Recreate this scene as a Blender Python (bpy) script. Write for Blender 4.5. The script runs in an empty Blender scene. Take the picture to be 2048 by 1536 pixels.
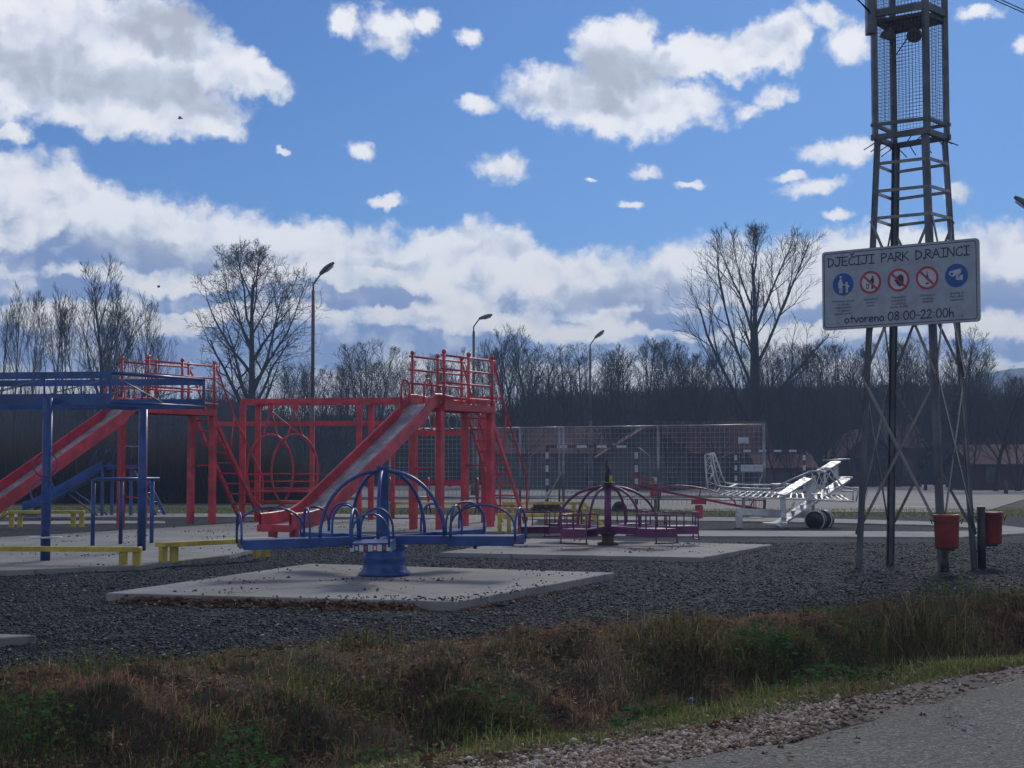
import bpy, math, random
import numpy as np
from mathutils import Vector, Matrix, noise as mnoise
random.seed(7); RNG = np.random.default_rng(7)
SC = bpy.context.scene; COL = SC.collection
R = math.radians
# ------------------------------------------------------------ camera
F = 3000.0; EYE = 1.28; TH = math.atan(165/F)
cam = bpy.data.objects.new('camera', bpy.data.cameras.new('camera')); COL.objects.link(cam)
cam.data.sensor_width = 36; cam.data.lens = 36*F/2048; cam.data.clip_start = .1; cam.data.clip_end = 8000
cam.location = (0, 0, EYE); cam.rotation_euler = (math.pi/2 + TH, 0, 0); SC.camera = cam
def ray(px, py):
    a = (px-1024)/F; b = (768-py)/F
    return Vector((a, math.cos(TH)-b*math.sin(TH), math.sin(TH)+b*math.cos(TH)))
def at(px, py, Y):
    d = ray(px, py); return Vector((0, 0, EYE)) + d*(Y/d.y)
def gp(px, py, z=0.0):
    d = ray(px, py); return Vector((0, 0, EYE)) + d*((z-EYE)/d.z)
def sky_uv(px, py):
    d = ray(px, py).normalized(); return math.atan2(d.x, d.y)*3, math.asin(d.z)*3
# ------------------------------------------------------------ view
SC.view_settings.view_transform = 'Standard'; SC.view_settings.look = 'None'
SC.view_settings.gamma = 1; SC.view_settings.exposure = .60; SC.view_settings.use_curve_mapping = False
SUN_EL = R(31); SUN_AZ = R(16)          # azimuth clockwise from +Y
sun = bpy.data.objects.new('sun', bpy.data.lights.new('sun', 'SUN')); COL.objects.link(sun)
sun.data.energy = 1.25; sun.data.angle = R(14); sun.data.color = (1, .93, .82)
sun.rotation_euler = (-(math.pi/2 - SUN_EL), 0, -SUN_AZ)
# ------------------------------------------------------------ node helpers
class N:
    def __init__(s, tree): s.t = tree; s.n = tree.nodes; s.l = tree.links
    def new(s, typ, **kw):
        n = s.n.new(typ)
        for k, v in kw.items(): setattr(n, k, v)
        return n
    def put(s, sock, v):
        if isinstance(v, bpy.types.NodeSocket): s.l.new(v, sock)
        elif v is not None: sock.default_value = v
    def math(s, op, a, b=None, c=None, clamp=False):
        n = s.new('ShaderNodeMath', operation=op, use_clamp=clamp)
        s.put(n.inputs[0], a); s.put(n.inputs[1], b); s.put(n.inputs[2], c); return n.outputs[0]
    def vmath(s, op, a, b=None, sc=None):
        n = s.new('ShaderNodeVectorMath', operation=op); s.put(n.inputs[0], a); s.put(n.inputs[1], b)
        if sc is not None: s.put(n.inputs['Scale'], sc)
        return n.outputs['Value'] if op in ('LENGTH', 'DOT_PRODUCT') else n.outputs[0]
    def noise(s, vec, scale, detail=4, rough=.55, dist=0, col=False):
        n = s.new('ShaderNodeTexNoise'); s.put(n.inputs['Vector'], vec); s.put(n.inputs['Scale'], scale)
        n.inputs['Detail'].default_value = detail; n.inputs['Roughness'].default_value = rough; n.inputs['Distortion'].default_value = dist
        return n.outputs['Color' if col else 'Fac']
    def vor(s, vec, scale, feature='F1', out='Distance'):
        n = s.new('ShaderNodeTexVoronoi', feature=feature); s.put(n.inputs['Vector'], vec); s.put(n.inputs['Scale'], scale); return n.outputs[out]
    def ss(s, x, a, b, o0=0.0, o1=1.0):
        n = s.new('ShaderNodeMapRange', interpolation_type='SMOOTHSTEP'); s.put(n.inputs[0], x); s.put(n.inputs[1], a); s.put(n.inputs[2], b); s.put(n.inputs[3], o0); s.put(n.inputs[4], o1); return n.outputs[0]
    def mix(s, f, a, b, mode='MIX'):
        n = s.new('ShaderNodeMix', data_type='RGBA', blend_type=mode)
        s.put(n.inputs[0], f)
        for i, v in ((6, a), (7, b)):
            s.put(n.inputs[i], (v + (1,)) if isinstance(v, tuple) and len(v) == 3 else v)
        return n.outputs[2]
    def comb(s, x, y, z=0.0):
        n = s.new('ShaderNodeCombineXYZ'); s.put(n.inputs[0], x); s.put(n.inputs[1], y); s.put(n.inputs[2], z); return n.outputs[0]
    def ramp(s, f, stops):
        n = s.new('ShaderNodeValToRGB'); s.put(n.inputs[0], f); e = n.color_ramp.elements
        while len(e) < len(stops): e.new(.5)
        for el, (p, c) in zip(e, stops): el.position = p; el.color = c + (1,)
        return n.outputs[0]
# ------------------------------------------------------------ world: Nishita sky with cloud layer
W = bpy.data.worlds.new('World'); SC.world = W; W.use_nodes = True
w = N(W.node_tree); w.n.clear()
sky = w.new('ShaderNodeTexSky', sky_type='NISHITA', sun_disc=False); sky.sun_elevation = SUN_EL; sky.sun_rotation = SUN_AZ
sky.air_density = 1.0; sky.dust_density = .3; sky.ozone_density = 2.0; sky.altitude = 200
tc = w.new('ShaderNodeTexCoord'); dirv = tc.outputs['Generated']
sep = w.new('ShaderNodeSeparateXYZ'); w.put(sep.inputs[0], dirv)
U = w.math('MULTIPLY', w.math('ARCTAN2', sep.outputs[0], sep.outputs[1]), 3.0)
V = w.math('MULTIPLY', w.math('ARCSINE', sep.outputs[2]), 3.0)
UV = w.comb(U, V, 0.0)
warp = w.vmath('SCALE', w.vmath('SUBTRACT', w.noise(UV, 5.0, 5, .6, col=True), (.5, .5, .5)), sc=.12)
warp2 = w.vmath('SCALE', w.vmath('SUBTRACT', w.noise(UV, 24.0, 5, .62, col=True), (.5, .5, .5)), sc=.036)
P = w.vmath('ADD', w.vmath('ADD', UV, warp), warp2)
flat = w.new('ShaderNodeVectorMath', operation='MULTIPLY'); w.put(flat.inputs[0], P); flat.inputs[1].default_value = (1, 1, 0); P = flat.outputs[0]
PS = w.vmath('ADD', w.vmath('ADD', UV, w.vmath('SCALE', warp, sc=.35)), w.vmath('SCALE', warp2, sc=1.3))
fl2 = w.new('ShaderNodeVectorMath', operation='MULTIPLY'); w.put(fl2.inputs[0], PS); fl2.inputs[1].default_value = (1, 1, 0); PS = fl2.outputs[0]
# each cloud: px centre x, y, half width, half height, turn in degrees
BIG = [(120,95,250,120,-5),(330,90,190,85,-18),(470,140,110,50,-20),(250,190,230,75,-12),(400,240,90,42,-15),(40,20,110,50,0),(-180,120,260,130,0),
       (1235,110,95,85,0),(1230,205,215,65,-4),(1395,110,150,42,4),(1535,75,110,52,10)]
SMALL = [(775,55,62,45,-10),(690,42,28,38,30),(850,45,32,25,-20),(938,75,34,18,-25),(955,208,42,17,-5),(1545,190,48,24,15),(1490,222,32,18,15),
         (1700,85,50,42,0),(1650,30,60,26,-20),(1685,302,85,26,0),(1625,375,70,20,8),(728,297,32,19,-15),(1003,330,58,30,-8),(780,404,40,14,0),
         (1296,342,32,15,0),(1383,368,32,9,0),(1266,405,30,9,0),(1676,432,32,12,0),(1580,358,38,11,3),(1915,382,26,20,10),(20,262,48,20,0),
         (2045,90,22,24,0),(1960,25,50,16,0),(1178,356,16,7,0),(563,297,16,8,0)]
def blobs(lst, P=None):
    cur = None; P = P or globals()['P']
    for (x, y, a, b, t) in lst:
        u, v = sky_uv(x, y); m = w.new('ShaderNodeMapping', vector_type='TEXTURE'); w.put(m.inputs[0], P)
        m.inputs[1].default_value = (u, v, 0); m.inputs[2].default_value = (0, 0, R(t)); m.inputs[3].default_value = (a/1000, b/1000, 1)
        r = w.vmath('LENGTH', m.outputs[0])
        cur = r if cur is None else w.math('SMOOTH_MIN', cur, r, .25)
    return cur
dB = w.math('SUBTRACT', 1.12, blobs(BIG)); dS = w.math("MULTIPLY", w.math("SUBTRACT", 1.12, blobs(SMALL, PS)), .50)
# the long bank: everything under a line that rises and falls with azimuth
fc = w.new('ShaderNodeFloatCurve'); cv = fc.mapping.curves[0]
line = [(-2200,330),(-700,250),(0,283),(120,283),(190,335),(260,372),(480,398),(640,428),(860,446),(960,438),(1060,462),(1130,488),(1290,482),(1360,462),(1440,452),(1560,478),(1700,455),(1830,432),(2048,420),(2600,400),(4200,350)]
def tou(x): return (x-1024)/3000*3
pts = [((sky_uv(x, y)[0] if -800 < x < 2900 else tou(x))/8+.5, sky_uv(1024, y)[1] if not (0 <= x <= 2048) else sky_uv(x, y)[1]) for x, y in line]
while len(cv.points) < len(pts)+2: cv.points.new(.5, .5)
allp = [(0, pts[0][1])] + pts + [(1, pts[0][1])]
for p_, q in zip(cv.points, allp): p_.location = q; p_.handle_type = 'AUTO'
fc.mapping.use_clip = False; fc.mapping.update()
sp2 = w.new('ShaderNodeSeparateXYZ'); w.put(sp2.inputs[0], P)
w.put(fc.inputs['Value'], w.math('MULTIPLY_ADD', sp2.outputs[0], 1/8, .5))
dK = w.math('MULTIPLY', w.math('SUBTRACT', fc.outputs[0], sp2.outputs[1]), 9.0)
# scattered clouds over the rest of the sky
out = w.math('MAXIMUM', w.ss(w.math('ABSOLUTE', U), 1.15, 1.6), w.ss(V, .98, 1.3))
gen = w.noise(w.vmath('MULTIPLY', dirv, (1, 1, 2.2)), 3.2, 6, .55)
dG = w.math('SUBTRACT', w.math('MULTIPLY', w.ss(gen, .50, .62, -.4, 1), out), w.math('SUBTRACT', 1.0, out))
def billow(vec, scale, detail=1.0):
    a = w.math('ABSOLUTE', w.math('MULTIPLY_ADD', w.noise(vec, scale, detail, .5), 2.0, -1.0))
    return w.math('MULTIPLY', a, 1.6)
fb = w.noise(UV, 17.0, 9, .66); bl0 = billow(P, 20.0, 2.0)
d = w.math('MULTIPLY', w.math('MAXIMUM', w.math('MAXIMUM', dB, dS), w.math('MAXIMUM', dK, dG)), 1.7)
dd = w.math('ADD', d, w.math('ADD', w.math('MULTIPLY', w.math('SUBTRACT', fb, .50), 1.35), w.math('MULTIPLY', w.math('SUBTRACT', bl0, .26), .30)))
alpha = w.ss(dd, -.10, .60)
# relief: cloud thickness compared with the thickness a step towards the sun
def height(v): return w.math('ADD', w.noise(v, 5.0, 3, .5), w.math('MULTIPLY', w.noise(v, 17.0, 4, .55), .28))
rel = w.math('MULTIPLY', w.math('SUBTRACT', height(P), height(w.vmath('ADD', P, (.012, .026, 0)))), 3.2)
strv = w.vmath('MULTIPLY', P, (1, 2.3, 1)); stn = w.noise(strv, 4.2, 5, .55)
bigr = blobs([(330,55,130,50,0),(150,140,200,60,-8),(330,180,150,50,-15),(1230,150,115,52,0),(1160,205,120,28,0)])
thick = w.math('ADD', w.ss(bigr, 1.7, .25), w.math('MULTIPLY', w.ss(w.math('MAXIMUM', dB, w.math('MULTIPLY', dS, .55)), .3, 1.1), .15), clamp=True)
DARK = [(300,505,225,28,2),(190,472,90,20,5),(600,585,60,18,0),(730,600,90,17,0),(480,700,330,34,0),(820,695,260,22,0),(1230,592,170,24,3),(1010,500,60,16,12),(1330,560,90,20,0),
        (60,585,160,18,0),(1960,575,120,34,0),(1420,640,180,16,0),(1100,710,300,22,0),(100,700,280,34,0),(1900,700,240,20,0),(1700,620,160,16,0),(-200,560,200,36,0),(760,520,60,10,0),(430,600,110,12,0)]
dk = w.math('ADD', blobs(DARK), w.math('MULTIPLY', w.math('SUBTRACT', fb, .5), 1.6)); low = w.ss(dK, .25, 1.8)
bankshade = w.math('ADD', w.ss(dk, 1.75, .65), w.math('MULTIPLY', w.ss(stn, .42, .66), .62), clamp=True)
bankshade = w.math('MULTIPLY', bankshade, w.ss(dK, .1, 1.3))
sh = w.math('SUBTRACT', .93, w.math('ADD', w.math('MULTIPLY', thick, .74), w.math('MULTIPLY', bankshade, .84)))
sh = w.math('ADD', sh, rel, clamp=True)
deep = w.mix(low, (5.4, 5.8, 6.8), (2.3, 3.4, 6.2))
rimc = w.mix(w.ss(V, .12, .50), (11.4, 10.8, 9.6), (10.5, 10.6, 11.0))
mid = w.mix(w.ss(sh, .0, .60), deep, (7.3, 7.9, 9.3)); cloud = w.mix(w.ss(sh, .35, 1.0), mid, rimc)
skyc = w.mix(1.0, sky.outputs[0], (.285, .50, .84), 'MULTIPLY')
final = w.mix(alpha, skyc, cloud)
bg = w.new('ShaderNodeBackground'); w.put(bg.inputs[0], final); bg.inputs[1].default_value = .06
wo = w.new('ShaderNodeOutputWorld'); w.l.new(bg.outputs[0], wo.inputs[0])
# ------------------------------------------------------------ materials
def mat(name):
    m = bpy.data.materials.new(name); m.use_nodes = True; k = N(m.node_tree)
    return m, k, m.node_tree.nodes['Principled BSDF']
def obco(k): return k.new('ShaderNodeTexCoord').outputs['Object']
def wpos(k): return k.new('ShaderNodeNewGeometry').outputs['Position']
def bump(k, b, h, strength=.4, dist=.01):
    n = k.new('ShaderNodeBump'); n.inputs['Strength'].default_value = strength; n.inputs['Distance'].default_value = dist
    k.put(n.inputs['Height'], h); k.l.new(n.outputs[0], b.inputs['Normal'])
def paint(name, c, rough=.42, worn=.35, wornc=(.16, .09, .06), spec=.5, metallic=0.0):
    m, k, b = mat(name); p = wpos(k)
    n1 = k.noise(p, 2.2, 5, .65); n2 = k.noise(p, 26, 6, .7); n3 = k.noise(p, 9, 3, .5)
    dark = tuple(x*.62 for x in c); lite = tuple(min(1, x*1.22+.012) for x in c)
    cc = k.mix(k.ss(n1, .35, .68), dark, lite); cc = k.mix(k.ss(n3, .55, .75, 0, .3), cc, tuple(x*.6+.03 for x in c))
    cc = k.mix(k.math('MULTIPLY', k.ss(n2, .57, .65), worn), cc, wornc)
    k.put(b.inputs['Base Color'], cc); k.put(b.inputs['Roughness'], k.ss(n3, .3, .8, rough*.8, min(1, rough*1.5)))
    b.inputs['Specular IOR Level'].default_value = spec; b.inputs['Metallic'].default_value = metallic
    bump(k, b, k.noise(p, 60, 3), .15, .004); return m
def flatc(name, c, rough=.6):
    m, k, b = mat(name); p = obco(k)
    k.put(b.inputs['Base Color'], k.mix(k.ss(k.noise(p, 6, 4, .6), .3, .7), tuple(x*.86 for x in c), tuple(min(1, x*1.08) for x in c)))
    b.inputs['Roughness'].default_value = rough; return m
M = {}
M['red'] = paint('red_paint', (.60, .032, .055), .42, .6); M['blue'] = paint('blue_paint', (.012, .065, .26), .36, .45)
M['purple'] = paint('purple_paint', (.135, .014, .10), .4, .5); M['yellow'] = paint('yellow_paint', (.56, .43, .04), .45, .4)
M['crimson'] = paint('crimson_paint', (.36, .012, .05), .42, .3); M['white'] = paint('white_paint', (.60, .62, .63), .45, .35)
M['tower'] = paint('rusty_grey_paint', (.098, .112, .132), .42, .35, (.08, .055, .05)); M['brace'] = paint('worn_steel_brace', (.10, .105, .115), .25, .35, (.09, .045, .036), 1.0)
M['galv'] = paint('galvanised_steel', (.26, .28, .29), .42, .2, (.13, .12, .11), .6, .5); M['mesh'] = paint('dull_wire', (.27, .30, .33), .5, .2)
M['wirecage'] = paint('dark_cage_wire', (.075, .085, .10), .5, .2)
M['steelslide'] = paint('worn_stainless', (.46, .46, .455), .34, .35, (.19, .17, .15), .5, .35)
M['dark'] = paint('blackened_metal', (.02, .021, .024), .5, .3); M['rust'] = paint('rusty_metal', (.085, .038, .03), .7, .6)
M['lamp'] = paint('lamp_pole', (.12, .095, .09), .6, .4, (.14, .06, .04)); M['lamphead'] = paint('lamp_head', (.10, .105, .11), .5, .2)
M['bin'] = paint('bin_red', (.21, .02, .02), .5, .45, (.09, .05, .04)); M['black'] = flatc('black_rubber', (.018, .018, .02), .7)
M['signface'] = flatc('sign_face', (.33, .38, .45), .5); M['signink'] = flatc('sign_ink', (.02, .035, .06), .5)
M['signblue'] = flatc('sign_blue', (.016, .09, .34), .5); M['signred'] = flatc('sign_red', (.42, .035, .06), .5); M['signwhite'] = flatc('sign_white', (.50, .54, .59), .5)
M['signback'] = flatc('sign_back_metal', (.30, .31, .33), .4)
def concrete(name, c):
    m, k, b = mat(name); p = wpos(k)
    a = k.noise(p, .9, 6, .6); s = k.noise(p, 7, 6, .65); g = k.noise(p, 150, 3, .6)
    cc = k.mix(k.ss(a, .35, .65), tuple(x*.78 for x in c), tuple(x*1.1 for x in c)); cc = k.mix(k.ss(s, .52, .74, 0, .45), cc, tuple(x*.55 for x in c))
    cc = k.mix(k.ss(g, .58, .72, 0, .4), cc, (.10, .10, .10)); pw = k.vmath('ADD', p, k.vmath('SCALE', k.noise(p, 2.0, 4, .6, col=True), sc=.5)); cr = k.vor(pw, .55, 'DISTANCE_TO_EDGE')
    cc = k.mix(k.ss(cr, .012, .002, 0, .55), cc, (.06, .058, .055)); cc = k.mix(k.ss(k.noise(p, 2.3, 5, .7), .56, .70, 0, .35), cc, (.12, .10, .08))
    k.put(b.inputs['Base Color'], cc); b.inputs['Roughness'].default_value = .88
    bump(k, b, k.math('ADD', g, k.math('MULTIPLY', s, 2)), .35, .006); return m
M['concrete'] = concrete('weathered_concrete', (.27, .265, .25))
def gravelmat():
    m, k, b = mat('dark_crushed_stone'); p = wpos(k)
    v = k.vor(p, 32, out='Color'); sx = k.new('ShaderNodeSeparateColor'); k.put(sx.inputs[0], v); d_ = k.vor(p, 32); big = k.noise(p, .5, 4, .6)
    c = k.ramp(sx.outputs[0], [(0, (.012, .016, .022)), (.5, (.032, .040, .050)), (.84, (.056, .066, .077)), (.95, (.09, .098, .104)), (1, (.22, .22, .20))])
    c = k.mix(k.ss(big, .4, .66, 0, .5), c, (.035, .037, .04)); k.put(b.inputs['Base Color'], c); b.inputs['Roughness'].default_value = .9; b.inputs['Specular IOR Level'].default_value = .08
    bump(k, b, k.math('SUBTRACT', k.math('MULTIPLY', sx.outputs[1], .6), d_), .8, .02); return m
M['gravel'] = gravelmat()
def roadmat(name, base, lite, sc_=95):
    m, k, b = mat(name); p = wpos(k)
    v = k.vor(p, sc_, out='Color'); sx = k.new('ShaderNodeSeparateColor'); k.put(sx.inputs[0], v); d_ = k.vor(p, sc_); big = k.noise(p, 1.1, 5, .62)
    c = k.ramp(sx.outputs[0], [(0, tuple(x*.45 for x in base)), (.5, base), (.85, lite), (1, tuple(x*1.6 for x in lite))])
    c = k.mix(k.ss(big, .42, .7, 0, .55), c, tuple(x*.6 for x in base)); k.put(b.inputs['Base Color'], c); b.inputs['Roughness'].default_value = .8
    bump(k, b, k.math('SUBTRACT', k.math('MULTIPLY', sx.outputs[1], .4), d_), .8, .008); return m
M['road'] = roadmat('worn_asphalt', (.052, .049, .045), (.165, .156, .146), 78); M['court'] = roadmat('court_asphalt', (.11, .112, .116), (.15, .15, .15), 40)
def soil():
    m, k, b = mat('soil_and_grass'); p = wpos(k); sp = k.new('ShaderNodeSeparateXYZ'); k.put(sp.inputs[0], p)
    n = k.noise(p, 1.3, 6, .62); f_ = k.noise(p, 38, 6, .7); far = k.ss(sp.outputs[1], 20, 30)
    near = k.mix(k.ss(n, .42, .6), (.10, .065, .043), (.06, .062, .03)); near = k.mix(k.ss(f_, .5, .7), near, (.15, .105, .07))
    g = k.mix(k.ss(k.noise(p, .35, 6, .65), .4, .62), (.035, .05, .014), (.10, .085, .035)); g = k.mix(k.ss(f_, .45, .7, 0, .7), g, (.05, .06, .02))
    k.put(b.inputs['Base Color'], k.mix(far, near, g)); b.inputs['Roughness'].default_value = .95
    bump(k, b, f_, 1, .05); return m
M['soil'] = soil()
def shoulder():
    m, k, b = mat('beige_shoulder_grit'); p = wpos(k); v = k.vor(p, 55, out='Color'); sx = k.new('ShaderNodeSeparateColor'); k.put(sx.inputs[0], v)
    c = k.ramp(sx.outputs[0], [(0, (.045, .038, .03)), (.5, (.13, .105, .08)), (1, (.26, .21, .16))]); c = k.mix(k.ss(k.noise(p, 1.4, 5, .6), .42, .6), c, (.09, .08, .066))
    k.put(b.inputs['Base Color'], c); b.inputs['Roughness'].default_value = .9; bump(k, b, k.vor(p, 55), .8, .01); return m
M['shoulder'] = shoulder()
def tinted(name, stops, rough=.85, trans=0.0, bmp=0):
    m, k, b = mat(name); a = k.new('ShaderNodeAttribute', attribute_name='tint')
    k.put(b.inputs['Base Color'], k.ramp(a.outputs['Fac'], stops)); b.inputs['Roughness'].default_value = rough; b.inputs['Specular IOR Level'].default_value = .12
    if bmp: bump(k, b, k.noise(wpos(k), 80, 4), .5, bmp)
    if trans:
        tr = k.new('ShaderNodeBsdfTranslucent'); k.l.new(b.inputs['Base Color'].links[0].from_socket, tr.inputs[0]); mx = k.new('ShaderNodeMixShader'); mx.inputs[0].default_value = trans
        k.l.new(b.outputs[0], mx.inputs[1]); k.l.new(tr.outputs[0], mx.inputs[2]); k.l.new(mx.outputs[0], next(n for n in k.n if n.type == 'OUTPUT_MATERIAL').inputs[0])
    return m
M['stones'] = tinted('loose_dark_stones', [(0, (.010, .015, .020)), (.6, (.031, .039, .049)), (.91, (.058, .067, .078)), (.965, (.15, .15, .145)), (1, (.36, .35, .32))], .7, bmp=.004)
M['beigestones'] = tinted('loose_beige_stones', [(0, (.14, .10, .075)), (.4, (.30, .21, .155)), (.75, (.42, .33, .26)), (1, (.58, .52, .46))], .8, bmp=.004)
M['drygrass'] = tinted('dry_grass_blades', [(0, (.09, .05, .034)), (.35, (.25, .14, .09)), (.65, (.36, .23, .145)), (.9, (.46, .35, .22)), (1, (.56, .48, .34))], .8, .45)
M['greengrass'] = tinted('green_grass_blades', [(0, (.04, .06, .018)), (.5, (.12, .165, .045)), (.8, (.22, .25, .075)), (1, (.38, .36, .15))], .7, .45)
M['weed'] = tinted('weed_leaves', [(0, (.03, .06, .024)), (.6, (.075, .16, .048)), (1, (.17, .27, .09))], .9, .4)
M['leaves'] = tinted('fallen_leaf_litter', [(0, (.045, .022, .016)), (.4, (.12, .06, .042)), (.75, (.22, .125, .082)), (.93, (.28, .20, .14)), (1, (.45, .38, .30))], .75, .3)
M['sticks'] = tinted('scrub_sticks', [(0, (.012, .010, .009)), (.4, (.035, .027, .022)), (.8, (.07, .05, .04)), (1, (.13, .10, .08))], .9)
M['crumbs'] = tinted('dark_crumbs', [(0, (.02, .022, .025)), (1, (.09, .085, .08))], .8)
def bark(name, c):
    m, k, b = mat(name); p = wpos(k); k.put(b.inputs['Base Color'], k.mix(k.noise(p, 3, 5, .6), tuple(x*.6 for x in c), tuple(x*1.4 for x in c)))
    b.inputs['Roughness'].default_value = .95; b.inputs['Specular IOR Level'].default_value = .1; return m
M['bark'] = bark('grey_brown_bark', (.042, .034, .028)); M['twig'] = bark('dark_twigs', (.05, .036, .028)); M['scrub'] = bark('woodland_scrub', (.036, .030, .024))
M['forest'] = bark('distant_forest', (.03, .034, .026))
def brickish(name, c1, c2, sc_=14):
    m, k, b = mat(name); p = obco(k); k.put(b.inputs['Base Color'], k.mix(k.noise(p, sc_, 4, .7), c1, c2)); b.inputs['Roughness'].default_value = .9; return m
M['roof'] = brickish('clay_roof_tiles', (.07, .024, .019), (.13, .042, .032)); M['wallbrick'] = brickish('red_brick_wall', (.05, .025, .02), (.085, .04, .03), 4)
M['wallpale'] = brickish('pale_render', (.06, .06, .056), (.10, .098, .09), 2); M['glass'] = flatc('dark_window_glass', (.02, .024, .03), .15)
# ------------------------------------------------------------ mesh building
def tag(o, label=None, cat=None, group=None, kind=None):
    for a, v in (('label', label), ('category', cat), ('group', group), ('kind', kind)):
        if v: o[a] = v
    return o
def root(name, loc, label, cat, group=None, rot=(0, 0, 0)):
    o = bpy.data.objects.new(name, None); COL.objects.link(o); o.location = loc; o.rotation_euler = rot; o.empty_display_size = .2
    return tag(o, label, cat, group)
def V3(*a): return Vector(a)
class MB:
    def __init__(s): s.v = []; s.f = []; s.sm = []
    def quadbox(s, c, ax, ay, az):
        c = Vector(c); b = len(s.v)
        for i in (-1, 1):
            for j in (-1, 1):
                for k in (-1, 1): s.v.append(c + ax*i + ay*j + az*k)
        for f in ((0,1,3,2),(4,6,7,5),(0,4,5,1),(2,3,7,6),(0,2,6,4),(1,5,7,3)): s.f.append([b+q for q in f]); s.sm.append(False)
        return s
    def box(s, c, sx, sy, sz, rz=0):
        ca, sa = math.cos(rz), math.sin(rz); return s.quadbox(c, V3(ca, sa, 0)*sx/2, V3(-sa, ca, 0)*sy/2, V3(0, 0, sz/2))
    def beam(s, p, q, wd, ht, ref=None):
        p, q = Vector(p), Vector(q); d_ = (q-p); L = d_.length; d_ /= L
        up = Vector(ref) if ref is not None else (V3(0, 0, 1) if abs(d_.z) < .95 else V3(0, 1, 0))
        side = d_.cross(up).normalized(); up = side.cross(d_).normalized()
        return s.quadbox((p+q)/2, d_*L/2, side*wd/2, up*ht/2)
    def tube(s, pts, r, n=8, cap=True, closed=False):
        pts = [Vector(p) for p in pts]; b0 = len(s.v); m = len(pts); prev = None
        for i, p in enumerate(pts):
            if closed: d_ = pts[(i+1) % m]-pts[i-1]
            else: d_ = pts[min(i+1, m-1)]-pts[max(i-1, 0)]
            d_.normalize()
            if prev is None: a = d_.cross(V3(0, 0, 1) if abs(d_.z) < .9 else V3(1, 0, 0)).normalized()
            else: a = (prev - d_*prev.dot(d_)).normalized()
            prev = a; b = d_.cross(a); rr = r[i] if isinstance(r, (list, tuple)) else r
            for k in range(n):
                t = 2*math.pi*k/n; s.v.append(p + (a*math.cos(t)+b*math.sin(t))*rr)
        for i in range(m if closed else m-1):
            j = (i+1) % m
            for k in range(n):
                k2 = (k+1) % n; s.f.append([b0+i*n+k, b0+i*n+k2, b0+j*n+k2, b0+j*n+k]); s.sm.append(True)
        if cap and not closed:
            s.f.append([b0+k for k in range(n)][::-1]); s.f.append([b0+(m-1)*n+k for k in range(n)]); s.sm += [False, False]
        return s
    def lathe(s, c, prof, n=24, axis='z'):
        c = Vector(c); b = len(s.v); m = len(prof)
        for r, z in prof:
            for k in range(n):
                t = 2*math.pi*k/n; q = V3(r*math.cos(t), r*math.sin(t), z)
                if axis == 'y': q = V3(q.x, q.z, q.y)
                if axis == 'x': q = V3(q.z, q.x, q.y)
                s.v.append(c+q)
        for i in range(m-1):
            for k in range(n):
                k2 = (k+1) % n; s.f.append([b+i*n+k, b+i*n+k2, b+(i+1)*n+k2, b+(i+1)*n+k]); s.sm.append(True)
        s.f.append([b+k for k in range(n)][::-1]); s.f.append([b+(m-1)*n+k for k in range(n)]); s.sm += [False, False]
        return s
    def prism(s, pts, z0, z1):
        b = len(s.v); n = len(pts)
        for z in (z0, z1):
            for p in pts: s.v.append(V3(p[0], p[1], z))
        s.f.append([b+i for i in range(n)][::-1]); s.f.append([b+n+i for i in range(n)])
        for i in range(n): j = (i+1) % n; s.f.append([b+i, b+j, b+n+j, b+n+i])
        s.sm += [False]*(n+2); return s
    def sheet(s, rows, smooth=True):                      # rows of points -> quads
        b = len(s.v); n = len(rows[0])
        for r in rows: s.v += [Vector(p) for p in r]
        for i in range(len(rows)-1):
            for k in range(n-1): s.f.append([b+i*n+k, b+i*n+k+1, b+(i+1)*n+k+1, b+(i+1)*n+k]); s.sm.append(smooth)
        return s
    def build(s, name, m, parent=None, origin=None, bevel=0):
        o0 = Vector(origin) if origin is not None else V3(0, 0, 0)
        me = bpy.data.meshes.new(name); me.from_pydata([tuple(v-o0) for v in s.v], [], s.f)
        me.polygons.foreach_set('use_smooth', s.sm); me.materials.append(M[m] if isinstance(m, str) else m); me.update()
        o = bpy.data.objects.new(name, me); COL.objects.link(o)
        if parent is not None: o.parent = parent
        elif origin is not None: o.location = o0
        if bevel:
            bv = o.modifiers.new('edge', 'BEVEL'); bv.width = bevel; bv.segments = 1; bv.limit_method = 'ANGLE'
        return o
def arrays(name, verts, faces, m, tint=None, kind=None, label=None):
    verts = np.asarray(verts, dtype=np.float32); faces = np.asarray(faces, dtype=np.int32); k = faces.shape[1]
    me = bpy.data.meshes.new(name); me.vertices.add(len(verts)); me.vertices.foreach_set('co', verts.ravel())
    me.loops.add(faces.size); me.loops.foreach_set('vertex_index', faces.ravel()); me.polygons.add(len(faces))
    me.polygons.foreach_set('loop_start', np.arange(0, faces.size, k, dtype=np.int32)); me.update(calc_edges=True)
    if tint is not None:
        a = me.attributes.new('tint', 'FLOAT', 'POINT'); a.data.foreach_set('value', np.asarray(tint, dtype=np.float32))
    me.materials.append(M[m]); o = bpy.data.objects.new(name, me); COL.objects.link(o)
    return tag(o, label, None, None, kind)
def arc(c, ax, ay, t0, t1, n=14):
    c, ax, ay = Vector(c), Vector(ax), Vector(ay)
    return [c + ax*math.cos(t0+(t1-t0)*i/n) + ay*math.sin(t0+(t1-t0)*i/n) for i in range(n+1)]
def copy_tree(o, parent=None):
    c = o.copy(); COL.objects.link(c); c.parent = parent
    for ch in list(o.children): copy_tree(ch, c)
    return c
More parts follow.
